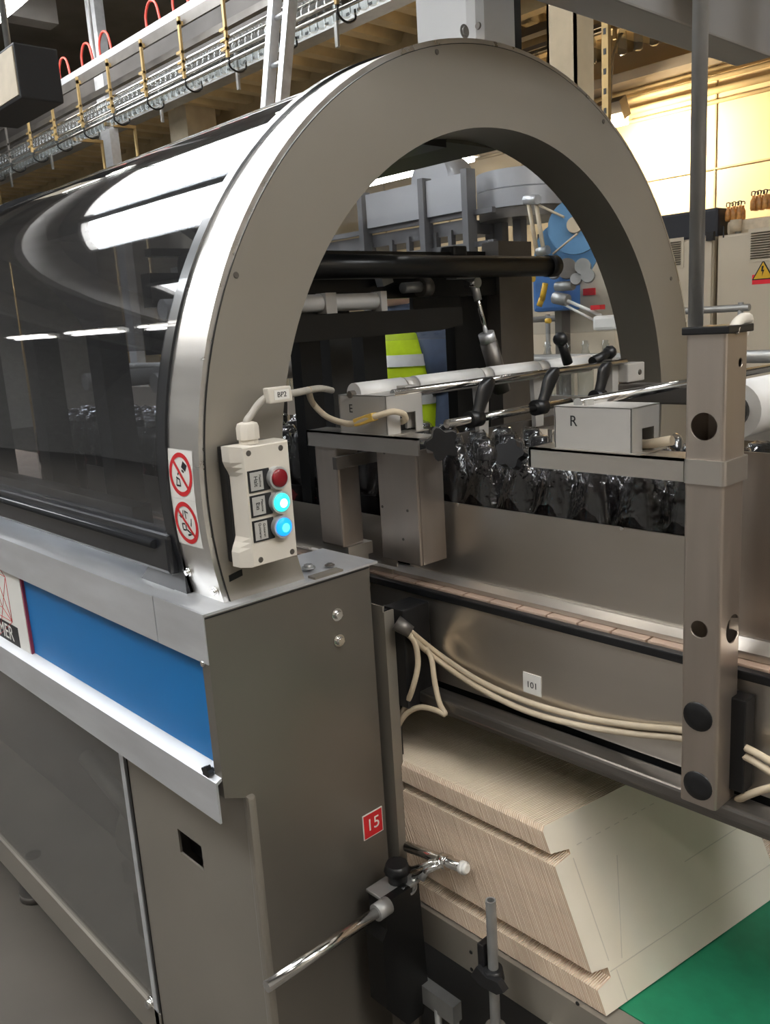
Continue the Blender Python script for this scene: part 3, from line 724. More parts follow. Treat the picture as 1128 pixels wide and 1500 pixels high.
tag(B().tube([P(985, 645, 'Y', .93), P(965, 648, 'Y', .93), P(945, 651, 'Y', .93), P(932, 648, 'Y', .93)], .006).build('sensor_cable', CREAM), 'cream cable stub leaving the R box towards the post', 'cable')
ec = thing('sensor_cable', 'cream cable with yellow tag looping into the E box', 'cable', P(520, 620, 'Y', .88))
B().tube([P(452, 571, 'X', -1.0), P(458, 590, 'Y', .872), P(478, 610, 'Y', .872), P(505, 620, 'Y', .874), P(520, 620, 'Y', .876), P(537, 614, 'Y', .878), P(556, 608, 'Y', .884), P(575, 603, 'Y', .895), P(590, 606, 'Y', .91), P(594, 614, 'Y', .925), P(588, 618, 'Y', .93)], .005).build('cord', CREAM, ec)
a, c = P(522, 619, 'Y', .8775), P(549, 610, 'Y', .8815); d = (c-a)/2
B().obox((a+c)/2, d, (0, .0062, 0), d.cross(Y1).normalized()*.0062, .0015).build('tag_sleeve', YTAG, ec)
# ------------------------------------------------------------------ rods, levers and rollers at the arch mouth
XR = -.968
rod = thing('guide_rod', 'long chrome rod with black clamp levers crossing the arch mouth', 'rod', (XR, 1.2, 1.32))
r0, r1 = P(575, 576, 'X', XR), P(916, 530, 'X', XR)
r0.z = r1.z = (r0.z+r1.z)/2
B().cyl(r0, r1, .0062, seg=14).build('rod', CHROME, rod)
B().box(XR-.02, XR+.012, r1.y-.01, r1.y+.055, r1.z-.042, r1.z-.004, bev=.003).build('end_bracket', GREYBOX, rod)
screw((XR+.012, r1.y+.035, r1.z-.024), X1, .006, rod, DSTEEL, .002, 'screw')
for y in (r0.y+.05, r1.y-.02): B().box(XR-.03, XR-.01, y-.012, y+.012, 1.285, r0.z+.008).build('rod_holder', GREYBOX, rod)
XL = -.915
l0, l1 = P(655, 640, 'X', XL), P(835, 585, 'X', XL)
l0.z = l1.z = P(731, 607, 'X', XL).z
B().cyl(l0, l1, .0068, seg=14).build('lower_rod', CHROME, rod)
for (u, v), (u2, v2) in (((716, 553), (695, 622)), ((812, 538), (790, 605)), ((889, 530), (876, 580)), ((835, 500), (828, 520))):
    if u == 835: continue
    a, c = P(u, v, 'X', XL+.0), P(u2, v2, 'X', XL)
    ln = (c-a); q = B(); nn = 14
    prof = [(0, .005), (.05, .014), (.15, .020), (.3, .020), (.55, .0145), (.75, .0135), (.9, .014), (1., .007)]
    side = Vector((0, 1, 0)); rows_ = []
    for f_, w_ in prof:
        ctr = a+ln*f_; rows_.append([q.bm.verts.new(ctr+side*w_*math.cos(2*PI*k_/10)+X1*.008*math.sin(2*PI*k_/10)) for k_ in range(10)])
    for i in range(len(rows_)-1):
        for k_ in range(10): f = q.bm.faces.new((rows_[i][k_], rows_[i][(k_+1) % 10], rows_[i+1][(k_+1) % 10], rows_[i+1][k_])); f.smooth = True
    q.bm.faces.new(rows_[0]); q.bm.faces.new(rows_[-1][::-1])
    lev = q.build('clamp_lever', BLACK, rod)
    B().cyl((XL, c.y-.014, l0.z), (XL, c.y+.014, l0.z), .0135, seg=14).build('clamp_ring', BLACK, rod)
star_knob('clamp_knob', P(752, 668, 'Y', .975), (.3, -.8, .3), .023, rod, BLACK, .022)
star_knob('clamp_knob', P(655, 648, 'X', XL), (.1, -.9, .1), .02, rod, BLACK, .022)
for u, v, u2, v2 in ((821, 497, 832, 532), (893, 516, 868, 530)):
    a, c = P(u, v, 'X', -.985), P(u2, v2, 'X', -.985)
    B().cyl(a, c, .008, .010, seg=12).build('clamp_lever', BLACK, rod)
    B().lathe([(.006, -.013), (.013, -.006), (.0145, 0), (.013, .006), (.006, .013)], a, 12).build('lever_ball', BLACK, rod)
XW = -1.045
rl = thing('feed_roller', 'white roller with grey collars crossing the arch mouth above the bottles', 'roller', (XW, 1.2, 1.3))
w0, w1 = P(518, 568, 'X', XW), P(862, 533, 'X', XW); w0.z = w1.z = (w0.z+w1.z)/2-.004
B().cyl((XW, w0.y-.01, w0.z), (XW, w1.y+.02, w1.z), .006, seg=12).build('axle', DSTEEL, rl)
ys = [w0.y, w0.y+.10, w0.y+.265, w0.y+.275, w0.y+.43, w0.y+.44, w1.y]
for ya, yb2 in ((w0.y, w0.y+.105), (w0.y+.135, w0.y+.30), (w0.y+.33, w0.y+.47), (w0.y+.50, w1.y)):
    B().cyl((XW, ya, w0.z), (XW, yb2, w0.z), .0175, seg=24).build('roller_sleeve', WHITER, rl)
for yc in (w0.y+.12, w0.y+.315, w0.y+.485):
    B().cyl((XW, yc-.012, w0.z), (XW, yc+.012, w0.z), .0165, seg=20).build('collar', GREYBOX, rl)
    B().prism([(-.018, 0), (.018, 0), (.012, -.10), (-.012, -.10)], (XW-.012, yc, w0.z-.012), Y1, Z1, .01).build('bracket', GREYBOX, rl)
B().box(XW-.03, XW-.02, w0.y-.03, w1.y+.06, w0.z-.12, w0.z-.10).build('cross_bar', DSTEEL, rl)
r2 = thing('guide_rod', 'plain steel rod behind the R box, reaching the square post', 'rod', (-.6, 1.1, 1.3))
a, c = P(880, 583, 'X', -.62), P(1010, 562, 'X', -.62); a.z = c.z = (a.z+c.z)/2
B().cyl((-.62, a.y-.05, a.z), (-.62, 1.55, a.z), .0065, seg=14).build('rod', CHROME, r2)
B().box(-.64, -.60, 1.50, 1.56, a.z-.05, a.z+.01).build('end_bracket', GREYBOX, r2)
B().box(-.63, -.61, 1.303, 1.32, 1.10, a.z+.004).build('rod_holder', GREYBOX, r2)
B().box(-.63, -.61, a.y-.045, a.y-.03, zb2, a.z+.004).build('rod_holder', GREYBOX, r2)
tag(B().box(-1.0, -.2, 1.56, 1.60, 1.26, 1.30, bev=.004).box(-.97, -.93, 1.56, 1.60, 0, 1.26).box(-.24, -.20, 1.56, 1.60, 0, 1.26).build('far_rail', DSTEEL), 'dark steel rail frame beyond the conveyor', 'rail')
wr = thing('feed_roller', 'large white slotted roller at the right edge behind the square post', 'roller', (-.42, 1.2, 1.28))
zr = (P(1100, 560, 'Y', 1.0).z+P(1100, 640, 'Y', 1.0).z)/2
B().cyl((-.464, .985, zr), (-.464, 1.5, zr), .034, seg=28).build('sleeve', WHITER, wr)
B().cyl((-.464, .972, zr), (-.464, .985, zr), .020, seg=24).build('end_cap', BPAINT, wr)
B().box(-.44, -.41, 1.50, 1.52, 1.06, zr+.03).box(-.44, -.41, 1.30, 1.52, 1.06, 1.08).build('bearing', DSTEEL, wr)
for k_ in range(3): B().obox((-.425+.032*math.cos(.9), 1.05+k_*.022, zr+.0325*math.sin(.9)+.0015), (.005, 0, -.004), (0, .002, 0), (.0006, 0, .0008)).build('slot', BLACK, wr)
# ------------------------------------------------------------------ inside of the tunnel (parts of the machine)
XT = -1.25
q0, q1 = P(440, 386, 'X', XT), P(812, 388, 'X', XT); zt_ = 1.557
B().cyl((XT, .74, zt_), (XT, q1.y-.03, zt_), .0225, seg=28).build('cross_tube', BPAINT, mc)
B().cyl((XT, q1.y-.03, zt_), (XT, q1.y+.002, zt_), .0245, seg=28).build('tube_end', BLACK, mc)
B().box(XT-.05, XT-.03, .70, P(700, 372, 'X', XT).y-.02, zt_+.020, zt_+.032).build('cross_bar', BPAINT, mc)
p = P(684, 366, 'X', XT); B().box(XT-.06, XT-.02, p.y-.02, p.y+.025, zt_+.02, zt_+.045, bev=.006).build('bar_clamp', BLACK, mc)
za_, zb_ = P(560, 458, 'X', XT).z, P(560, 490, 'X', XT).z
B().prism([(.66, za_), (P(672, 450, 'X', XT).y, za_+.004), (P(672, 450, 'X', XT).y, zb_+.008), (P(640, 480, 'X', XT).y, zb_), (.66, zb_-.005)], (XT-.01, 0, 0), Y1, Z1, .02).build('cross_plate', BPAINT, mc)
zr_ = P(500, 443, 'X', -1.30).z
B().cyl((-1.30, .72, zr_), (-1.30, P(556, 443, 'X', -1.30).y, zr_), .0165, seg=20).build('inner_roller', WHITER, mc)
p = P(480, 443, 'X', -1.29); B().box(-1.31, -1.28, p.y-.012, p.y+.014, zr_-.02, zr_+.018).build('roller_collar', GREYBOX, mc)
p = P(560, 443, 'X', -1.29); B().box(-1.31, -1.28, p.y-.012, p.y+.004, zr_-.02, zr_+.018).build('roller_collar', GREYBOX, mc)
def upright(u0, u1, x, m, name, z0=1.02, z1=1.75, d=.02):
    y0, y1 = P(u0, 520, 'X', x).y, P(u1, 520, 'X', x).y
    B().box(x-d, x, y0, y1, z0, z1).build(name, m, mc)
upright(735, 782, -1.32, DSTEEL, 'frame_upright', .95, 1.62, .05)
upright(668, 733, -1.36, BPAINT, 'frame_upright', .95, 1.60, .03)
upright(484, 516, -1.34, INDARK, 'frame_upright', .95, 1.48, .03)
upright(533, 566, -1.45, INDARK, 'frame_upright', .95, 1.48, .04)
upright(440, 470, -1.30, BPAINT, 'frame_upright', .95, 1.50, .03)
upright(470, 485, -1.40, BPAINT, 'frame_upright', .95, 1.50, .03)
B().box(-1.36, -1.33, .72, P(735, 400, 'X', -1.36).y, 1.50, 1.555).build('back_plate', BPAINT, mc)
B().box(-1.345, -1.335, P(600, 400, 'X', -1.34).y, P(672, 440, 'X', -1.34).y, 1.46, 1.55).build('back_plate', BPAINT, mc)
# piston
a, c, e = P(694, 414, 'X', -1.27), P(712, 488, 'X', -1.25), P(728, 545, 'X', -1.25)
B().cyl(a+Vector((-.02, 0, 0)), a+Vector((.012, 0, 0)), .012).build('pivot', CHROME, mc)
B().cyl(a, c, .005).build('piston_rod', CHROME, mc)
B().cyl(a, a+(c-a)*.35, .009).build('rod_fork', GALV, mc)
dd = (e-c).normalized(); B().cyl(c, c+dd*.02, .018).build('cylinder_head', ALU, mc)
B().cyl(c+dd*.02, c+dd*.14, .0195, seg=8).build('cylinder_barrel', DSTEEL, mc)
B().box(-1.29, -1.26, P(664, 412, 'X', -1.27).y, P(692, 412, 'X', -1.27).y, a.z+.008, a.z+.014).build('pivot_plate', GALV, mc)
a = P(590, 422, 'X', -1.30); B().cyl(a, a+Vector((0, .06, .002)), .011).build('shaft', GALV, mc)
B().cyl(a+Vector((0, .05, 0)), a+Vector((0, .075, 0)), .02).build('shaft_collar', DSTEEL, mc)
B().obox(P(562, 408, 'X', -1.31), (.01, 0, 0), (0, .014, .004), (0, .004, -.012)).build('lug', GALV, mc)
# sprocket behind the roller
c = P(478, 432, 'X', -1.38); t_ = []
for i in range(48):
    r_ = .052 if i % 3 else .046; t_.append((r_*math.cos(2*PI*i/48), r_*math.sin(2*PI*i/48)))
B().prism(t_, c, Y1, Z1, .012).build('sprocket', DSTEEL, mc)
B().box(-1.40, -1.37, .80, c.y+.02, c.z+.045, c.z+.055).build('sprocket_guard', GALV, mc)
# black frames inside, seen through the shade-darkened cover
for i, x in enumerate((-1.75, -2.1, -2.5, -3.0)):
    B().box(x-.03, x+.03, .80, .86, .95, 1.48).build('frame_upright', INDARK, mc)
B().box(-3.9, -1.5, .72, .76, 1.10, 1.14).build('inner_rail', BPAINT, mc)
for x in (-1.62, -1.95): B().cyl((x, .86, 1.36), (x, 1.48, 1.36), .02, seg=16).build('inner_roller', GREYBOX, mc)
# ================================================================== carton blanks
U = Vector((math.sin(.155), math.cos(.155), 0)); V = Vector((-.105, 0, .25)).normalized()
O0 = Vector((-.576, .880, .4865))
outline = [(0, 0), (.56, 0), (.56, .042), (.425, .042), (.425, .271), (.006, .271), (0, .264), (0, .232), (.034, .226), (.034, .219), (0, .2135), (0, .061), (.030, .055), (.030, .041), (0, .036)]
b = B(); b.prism(outline, O0, U, V, .00302)
b.bm.faces.ensure_lookup_table()
for i, f in enumerate(b.bm.faces): f.material_index = 0 if i < 2 else 1
GC = 'carton blanks leaning in the magazine'
b0 = b.build('carton_blank', [CARD, KRAFT])
NB = 132; PT = .00342
tag(b0, 'foremost white carton blank with crease lines, leaning on the green belt', 'carton', GC)
loc0 = b0.location.copy()
cr = []
def crease(u0, h0, u1, h1, w=.0007):
    N = U.cross(V).normalized(); a, c = O0+U*u0+V*h0, O0+U*u1+V*h1; d = (c-a)
    q = B().obox((a+c)/2+N*.0031, d/2, N.cross(d).normalized()*w, N*.0002)
    bm = q.bm; me = bpy.data.meshes.new('crease_line')
    bmesh.ops.translate(bm, verts=bm.verts, vec=-loc0); bm.to_mesh(me); bm.free(); me.materials.append(CREASE)
    o = bpy.data.objects.new('crease_line', me); COL.objects.link(o); o.parent = b0
crease(.036, .062, .036, .212); crease(.032, .048, .425, .048); crease(.044, 0, .044, .046); crease(.06, .055, .115, .185); crease(.24, .125, .42, .128); crease(.425, .042, .425, 0)
for k in range(9): crease(.05+k*.02, .226, .06+k*.02, .226, .0005)
for i in range(1, NB):
    c = b0.copy(); COL.objects.link(c); j = random.uniform(-.0002, .0002)
    c.location = loc0+Vector((-i*PT, j, random.uniform(0, .0004)))
    c['label'] = 'white carton blank with brown edges in the leaning stack'
# magazine: green belt and frame
mg = thing('carton_magazine', 'carton magazine with green belt under the leaning blanks', 'conveyor', (-.5, 1.1, 0))
B().box(-1.30, .35, .907, 1.60, .470, .4855).build('green_belt', GREEN, mg)
B().box(-1.30, .35, .872, .878, .418, .4845).box(-1.30, .35, .878, .906, .476, .4845).build('side_frame', CABL, mg)
B().box(-1.30, .35, 1.602, 1.63, .40, .50).build('side_frame', CABL, mg)
B().box(-1.10, .3, .91, 1.59, .41, .465).build('belt_bed', DSTEEL, mg)
for u, v in ((690, 1395), (691, 1420), (846, 1470)): screw(P(u, v, 'Y', .872), -Y1, .0035, mg, BPAINT, .0008, 'hole_disc')  # black discs stand in for the dark of open holes
for x in (-1.05, .25):
    for y in (.93, 1.55): B().box(x-.02, x+.02, y-.02, y+.02, 0, .41).build('leg', DSTEEL, mg)
B().box(-1.28, -1.17, .885, 1.45, .487, .80).build('back_stop', DSTEEL, mg)
# guide tube with clamp
gt = thing('guide_tube', 'upright steel tube with black clamp in front of the blanks', 'tube', (-.735, .83, .30))
B().pipe((-.7355, .83, .20), (-.7355, .83, .618), .0078, .0055, 18).build('tube', GALV, gt)
zc_ = P(722, 1420, 'Y', .83).z
B().cyl((-.7355, .83, zc_-.014), (-.7355, .83, zc_+.004), .0165, .014, seg=16).build('clamp_ring', BLACK, gt)
B().prism([(-.03, -.012), (-.01, -.02), (.02, -.016), (.034, -.004), (.022, .006), (.0, .002), (-.018, .010)], (-.7355, .812, zc_-.004), X1, Z1, -.012).build('clamp_wing', BLACK, gt)
B().box(-.758, -.746, .82, .845, zc_-.005, zc_+.04, bev=.003).build('clamp_plate', BLACK, gt)
B().cyl((-.7355, .83, .385), (-.7355, .83, .40), .016).box(-.75, -.65, .822, .84, .385, .394).box(-.665, -.65, .822, .872, .37, .425).build('bracket', CABL, gt)
B().cyl((-.7355, .83, 0), (-.7355, .83, .20), .012).cyl((-.7355, .83, 0), (-.7355, .83, .01), .03).build('stand', DSTEEL, gt)
B().cyl((-.657, .815, .40), (-.657, .872, .40), .007).build('bolt', CHROME, gt)
# crank adjuster
ca_ = thing('crank_adjuster', 'black adjuster block with chrome crank rod in front of the cabinet end', 'crank', (-.92, .80, .30))
XC = -.92
zt2 = P(575, 1300, 'X', XC).z
B().prism([(.768, zt2), (.842, zt2), (.850, .36), (.835, .315), (.80, .315), (.757, .375), (.757, .50), (.768, .515)], (XC-.02, 0, 0), Y1, Z1, .04).build('block', BPAINT, ca_)
B().box(XC-.024, XC+.024, .766, .842, zt2, zt2+.006, bev=.002).build('top_plate', GALV, ca_)
B().cyl((XC, .815, zt2+.006), (XC, .815, zt2+.03), .016, seg=16).cyl((XC, .815, zt2+.024), (XC, .815, zt2+.038), .022, .018, seg=10).build('knob', BLACK, ca_)
a, c = P(395, 1461, 'X', XC+.035), P(562, 1334, 'X', XC+.035); a.z = c.z = c.z
B().cyl((XC+.03, a.y, c.z), (XC+.03, c.y, c.z), .0085, seg=18).build('crank_rod', CHROME, ca_)
B().cyl((XC+.03, c.y-.012, c.z), (XC+.03, c.y+.014, c.z), .0135, seg=16).build('rod_collar', GALV, ca_)
B().cyl((XC+.0205, .805, c.z), (XC+.03, .805, c.z), .01).box(XC+.018, XC+.034, c.y+.01, .81, c.z-.008, c.z+.008).build('rod_socket', BPAINT, ca_)
B().pipe((XC+.02, .825, c.z-.008), (XC+.023, .825, c.z-.008), .011, .0085).build('bore_ring', GALV, ca_)
B().box(XC-.02, XC, .80, .83, .0, .316).build('stem', DSTEEL, ca_)
B().cyl((-.87, .84, .0), (-.87, .84, .34), .006).cyl((-.84, .85, .0), (-.84, .85, .36), .006).box(-.93, -.83, .835, .855, .335, .37).build('side_rods', GALV, ca_)
# sensor with clamp on the blanks' flank
sn = thing('proximity_sensor', 'chrome tube sensor with white tip held by a clamp beside the blanks', 'sensor', P(650, 1270, 'Y', .85))
a, c = P(596, 1240, 'Y', .862), P(676, 1270, 'Y', .862)
B().cyl(a, c, .0085, seg=16).build('barrel', CHROME, sn)
B().lathe([(.0083, 0), (.0098, .002), (.0098, .009), (.007, .013), (.003, .0145)], (0, 0, 0), 16, 'X')
d = (c-a).normalized(); B().cyl(c, c+d*.008, .0105, .0105, seg=16).cyl(c+d*.008, c+d*.013, .0105, .006, seg=16).build('white_tip', WHITES, sn)
e = P(652, 1262, 'Y', .862); B().cyl(e-d*.008, e+d*.008, .0125, seg=16).build('clamp_ring', CHROME, sn)
f_ = P(606, 1285, 'Y', .835)
B().cyl(e+Vector((0, -.012, 0)), f_, .005, seg=10).cyl(e+Vector((-.008, -.014, .004)), f_+Vector((-.012, 0, .008)), .0035, seg=8).build('clamp_jaws', CHROME, sn)
m_ = e*.45+f_*.55; B().cyl(m_+Vector((-.004, -.012, -.012)), m_+Vector((.004, .006, .014)), .0062, seg=10).build('clamp_screw', GALV, sn)
B().cyl(f_, (XC+.015, .83, zt2-.012), .006).build('stalk', GALV, sn)
# upright bar beside the cabinet with the black connector block
ub = thing('upright_bar', 'narrow upright steel bar right beside the cabinet end', 'bar', (-.975, .872, .0))
B().box(-.9995, -.9685, .863, .866, .0, 1.012).box(-.9685, -.9655, .863, .884, .0, 1.003).build('angle', CABL, ub)
B().box(-1.0, -.98, .8665, .90, .3, 1.0).build('web', BPAINT, ub)
cb_ = thing('connector_block', 'black junction block with cable connector beside the cabinet end', 'connector', (-.95, .90, .84))
B().box(-.990, -.945, .885, .945, .835, 1.004, bev=.003).build('block', BLACK, cb_)
p = P(580, 912, 'X', -.947); q = P(602, 926, 'X', -.928)
B().cyl(p, q, .013, .010, seg=12).build('connector', DSTEEL, cb_)
# cream cables
def cable(name, pts, label, r=.0046, m=CREAM): return tag(B().tube(pts, r, 10).build(name, m), label, 'cable')
YC = .944
cable('signal_cable', [P(598, 922, 'X', -.935), P(640, 956, 'Y', YC), P(700, 996, 'Y', YC), P(770, 1027, 'Y', YC), P(850, 1050, 'Y', YC+.003), P(930, 1063, 'Y', .950), P(993, 1069, 'Y', .950), P(1050, 1080, 'Y', .950), P(1098, 1098, 'Y', .93), P(1140, 1122, 'Y', .93)], 'upper of two cream cables sagging along the conveyor side')
cable('signal_cable', [P(598, 930, 'X', -.932), P(640, 966, 'Y', .938), P(700, 1007, 'Y', .938), P(770, 1041, 'Y', .938), P(850, 1063, 'Y', .941), P(930, 1075, 'Y', .950), P(993, 1081, 'Y', .950), P(1050, 1092, 'Y', .950), P(1095, 1110, 'Y', .93), P(1140, 1138, 'Y', .93)], 'lower of two cream cables sagging along the conveyor side')
cable('signal_cable', [P(600, 930, 'X', -.930), P(609, 945, 'X', -.928), P(612, 975, 'X', -.928), P(604, 1010, 'X', -.935), P(594, 1034, 'Y', .893), P(585, 1050, 'Y', .893), P(577, 1068, 'Y', .893)], 'cream cable drooping from the black connector behind the upright bar')
cable('signal_cable', [P(624, 950, 'Y', .925), P(632, 965, 'Y', .915), P(637, 1000, 'Y', .908), P(644, 1030, 'Y', .905), P(652, 1046, 'Y', .903), P(640, 1041, 'Y', .899), P(615, 1036, 'Y', .895), P(595, 1046, 'Y', .89), P(582, 1065, 'Y', .887)], 'cream cable hanging in a loop below the two sagging cables')
cable('signal_cable', [P(1080, 1172, 'Y', .936), P(1100, 1163, 'Y', .93), P(1128, 1154, 'Y', .93), P(1150, 1150, 'Y', .93)], 'short cream cable at the foot of the square post')
tag(B().box(-.434, -.412, .927, .953, .872, .992, bev=.002).build('junction_box', BLACK), 'flat black junction box behind the foot of the square post', 'box')
wt = thing('marker_plate', 'small white marker plate printed 101 on the conveyor side', 'sign', (-.746, .954, .894))
B().box(-.7625, -.7295, .9535, .955, .895, .927).build('plate', WHITES, wt)
text('101', .014, (-.746, .9533, .909), X1, Z1, BLACKS, 'lettering', wt)
# ================================================================== on and above the arch
hb = thing('motor_housing', 'white housing standing on top of the arch', 'housing', (-1.08, 1.26, 1.9))
zbot = 1.905
b = B(); pts = []
for k in range(9): a = PI+k*PI/16; pts.append((1.247+.040*math.cos(a), -1.06+.040*math.sin(a)))
b.prism([(-1.16, 1.206), (-1.045, 1.206), (-1.03, 1.212), (-1.022, 1.225), (-1.022, 1.306), (-1.16, 1.306)], (0, 0, zbot), X1, Y1, .40)
b.build('shell', mat('housing_white', (.62, .62, .62), .3, .1, .03, 4), hb)
B().box(-1.15, -1.03, 1.22, 1.30, 1.88, zbot).build('mount', BPAINT, hb)
B().box(-1.16, -1.03, 1.308, 1.335, 1.88, 2.32).build('side_strip', BPAINT, hb)
screw(P(680, 46, 'X', -1.02), X1, .008, hb, GALV, .004, 'bolt', True); screw(P(701, 38, 'Y', 1.206), -Y1, .006, hb, DSTEEL, .003, 'screw')
cl = thing('steel_column', 'beige steel channel post hanging from the roof behind the arch', 'column', (-2.1, 3.0, 2.2))
x0, x1 = P(801, 50, 'Y', 3.0).x, P(843, 50, 'Y', 3.0).x
zc0 = P(820, 170, 'Y', 3.0).z
B().box(x0, x1, 3.0, 3.01, zc0, 5.4).box(x0, x0+.01, 3.0, 3.12, zc0, 5.4).box(x1-.01, x1, 3.0, 3.12, zc0, 5.4).build('channel', mat('column_beige', (.50, .41, .28), .5, .2), cl)
B().box(x0-.03, x1+.03, 2.98, 3.14, zc0-.015, zc0).build('foot_plate', DSTEEL, cl)
c2 = thing('steel_strut', 'thin yellowish perforated strut behind the beige column', 'strut', P(888, 100, 'Y', 4.4))
x0 = P(886, 100, 'Y', 4.4).x
B().box(x0-.02, x0+.02, 4.4, 4.43, 1.9, 3.8).build('strut', BRASS, c2)
for k in range(14): B().box(x0-.008, x0+.008, 4.398, 4.40, 2.3+k*.1, 2.33+k*.1).build('slot', BLACK, c2)
# gantry beam above the conveyor
gb = thing('gantry_beam', 'large grey sheet metal beam overhead at the top right', 'beam', (-.9, 1.6, 0))
B().box(-.955, -.875, .85, 2.0, 1.956, 2.40, bev=.004).build('casing', mat('beam_sheet', (.36, .35, .34), .4, .5, .06, 3), gb)
B().box(-.68, -.60, 1.90, 1.98, 0, 2.4).box(-.88, -.60, 1.90, 1.98, 2.2, 2.35).build('leg', DSTEEL, gb)
for i in range(2):
    for j in range(3): screw((-.875, 1.42+i*.035, 2.02+j*.045), X1, .007, gb, DSTEEL, .008, 'bolt', True)
B().cyl((-.81, 1.62, 2.02), (-.81, 1.62, 2.4), .062, seg=28).cyl((-.81, 1.62, 2.06), (-.81, 1.62, 2.075), .066, seg=28).box(-.875, -.85, 1.6, 1.64, 2.1, 2.2).build('tank', mat('tank_grey', (.5, .49, .46), .3, .6), gb)
# ================================================================== switch cabinets and wall items
def louvre(x0, x1, y, z0, z1, parent, n):
    fr = B().box(x0-.02, x1+.02, y-.004, y, z0-.02, z1+.02).build('vent_grille', ELEC, parent)
    for i in range(n):
        z = z0+(z1-z0)*(i+.5)/n; B().obox(((x0+x1)/2, y-.006, z), ((x1-x0)/2, 0, 0), (0, .006, .004), (0, .001, -.001)).build('vent_slat', mat('slat_dark', (.10, .085, .06), .6), fr)
xg = P(1046, 420, 'Y', 6.0).x
ztop = P(1046, 346, 'Y', 6.0).z
def ecab(x0, x1, label):
    t = thing('switch_cabinet', label, 'cabinet', ((x0+x1)/2, 6.2, 0))
    B().box(x0, x1, 6.02, 6.55, .1, ztop).build('body', ELEC, t)
    B().box(x0+.008, x1-.008, 6.0, 6.019, .12, ztop-.012, bev=.004).build('door', ELEC, t)
    B().box(x0, x1, 6.04, 6.5, 0, .1).build('plinth', DSTEEL, t)
    for x in (x0+.1, x1-.1): B().cyl((x, 6.1, ztop), (x, 6.1, ztop+.05), .02).build('lifting_eye', GALV, t)
    return t
e1 = ecab(xg+.016, xg+1.25, 'beige switch cabinet marked 1 with vent and warning triangle')
e2 = ecab(xg-1.25, xg-.016, 'beige switch cabinet left of the one marked 1')
ecab(xg-2.5, xg-1.27, 'beige switch cabinet farthest left, hidden behind the arch')
p = P(1060, 341, 'Y', 6.0); text('1', .11, (p.x, 5.999, p.z), X1, Z1, BLACKS, 'numeral', e1)
a, c = P(1101, 340, 'Y', 6.0), P(1101, 380, 'Y', 6.0)
louvre(a.x, a.x+.42, 6.0, c.z, a.z, e1, 11)
a, c = P(998, 352, 'Y', 6.0), P(998, 388, 'Y', 6.0); louvre(a.x-.42, a.x, 6.0, c.z, a.z, e2, 11)
p = P(1043, 346, 'Y', 6.0); B().box(p.x-.03, p.x+.025, 5.97, 6.0, p.z-.03, p.z+.03).build('hinge', BLACK, e2)
p = P(1118, 396, 'Y', 6.0)
B().prism([(-.075, -.06), (.075, -.06), (0, .07)], (p.x, 5.9995, p.z), X1, Z1, .002).build('warning_triangle', BLACKS, e1)
B().prism([(-.062, -.053), (.062, -.053), (0, .054)], (p.x, 5.997, p.z), X1, Z1, .001).build('warning_field', YEL, e1)
B().prism([(-.008, .03), (.006, .03), (.0, .004), (.01, .004), (-.006, -.038), (-.002, -.006), (-.012, -.006)], (p.x, 5.9955, p.z), X1, Z1, .001).build('warning_bolt', BLACKS, e1)
p = P(1118, 408, 'Y', 6.0); B().box(p.x-.075, p.x+.07, 5.998, 6.0, p.z-.035, p.z+.03).build('red_label', mat('red_label', (.85, .03, .05), .5), e1)
tag(B().box(xg-1.6, xg-.02, 6.08, 6.4, ztop+.0, ztop+.20, bev=.02).build('cable_duct', mat('duct_navy', (.02, .021, .028), .5)), 'dark cable duct lying on top of the switch cabinets', 'duct')
tag(B().box(xg+.02, xg+.95, 6.12, 6.3, ztop, ztop+.10, bev=.03).cyl((xg+.10, 6.1, ztop+.02), (xg+.10, 6.1, ztop+.10), .04).build('vent_pipe', CREAM), 'cream pipe lying on the cabinet marked 1', 'pipe')
tag(B().box(xg+.42, xg+1.2, 6.05, 6.3, ztop+.12, ztop+.15).box(xg+.5, xg+.56, 6.08, 6.2, ztop, ztop+.12).box(xg+1.1, xg+1.15, 6.08, 6.2, ztop, ztop+.12).build('shelf', DSTEEL), 'dark small shelf above the cabinet marked 1', 'shelf')
def jar_cluster(c, label, n_, s_):
    t = thing('jar_cluster', label, 'jars', c)
    for k in range(n_):
        x, y = c[0]+(k % 3)*.055*s_-.055*s_, c[1]+(k//3)*.05
        j = B().lathe([(.02*s_, 0), (.027*s_, .02*s_), (.027*s_, .08*s_), (.014*s_, .11*s_), (.014*s_, .13*s_)], (x, y, c[2]), 10).build('jar', AMBER, t)
        B().tube([(x-.012, y, c[2]+.13*s_), (x-.012, y, c[2]+.165*s_), (x+.012, y, c[2]+.165*s_), (x+.012, y, c[2]+.14*s_)], .004, 5, 2).build('wire_bail', BLACK, j)
jar_cluster((P(1075, 306, 'Y', 6.15).x, 6.15, ztop+.10), 'cluster of amber jars on the cream pipe over the cabinet', 6, .75)
jar_cluster((P(1112, 300, 'Y', 6.15).x, 6.15, ztop+.15), 'cluster of amber jars on the dark shelf at the right edge', 6, .75)
hr = thing('handrail', 'steel tube handrail in front of the switch cabinets', 'rail', (P(1050, 452, 'Y', 4.8).x, 4.8, 0))
a, c = P(985, 457, 'Y', 4.8), P(1098, 450, 'Y', 4.8); zh = (a.z+c.z)/2
B().cyl((a.x-1.4, 4.8, zh), (c.x, 4.8, zh), .02, seg=10).build('tube', GALV, hr)
for x in (c.x-.05, a.x-.9): B().cyl((x, 4.8, 0), (x, 4.8, zh+.03), .016, seg=8).build('upright', GALV, hr)
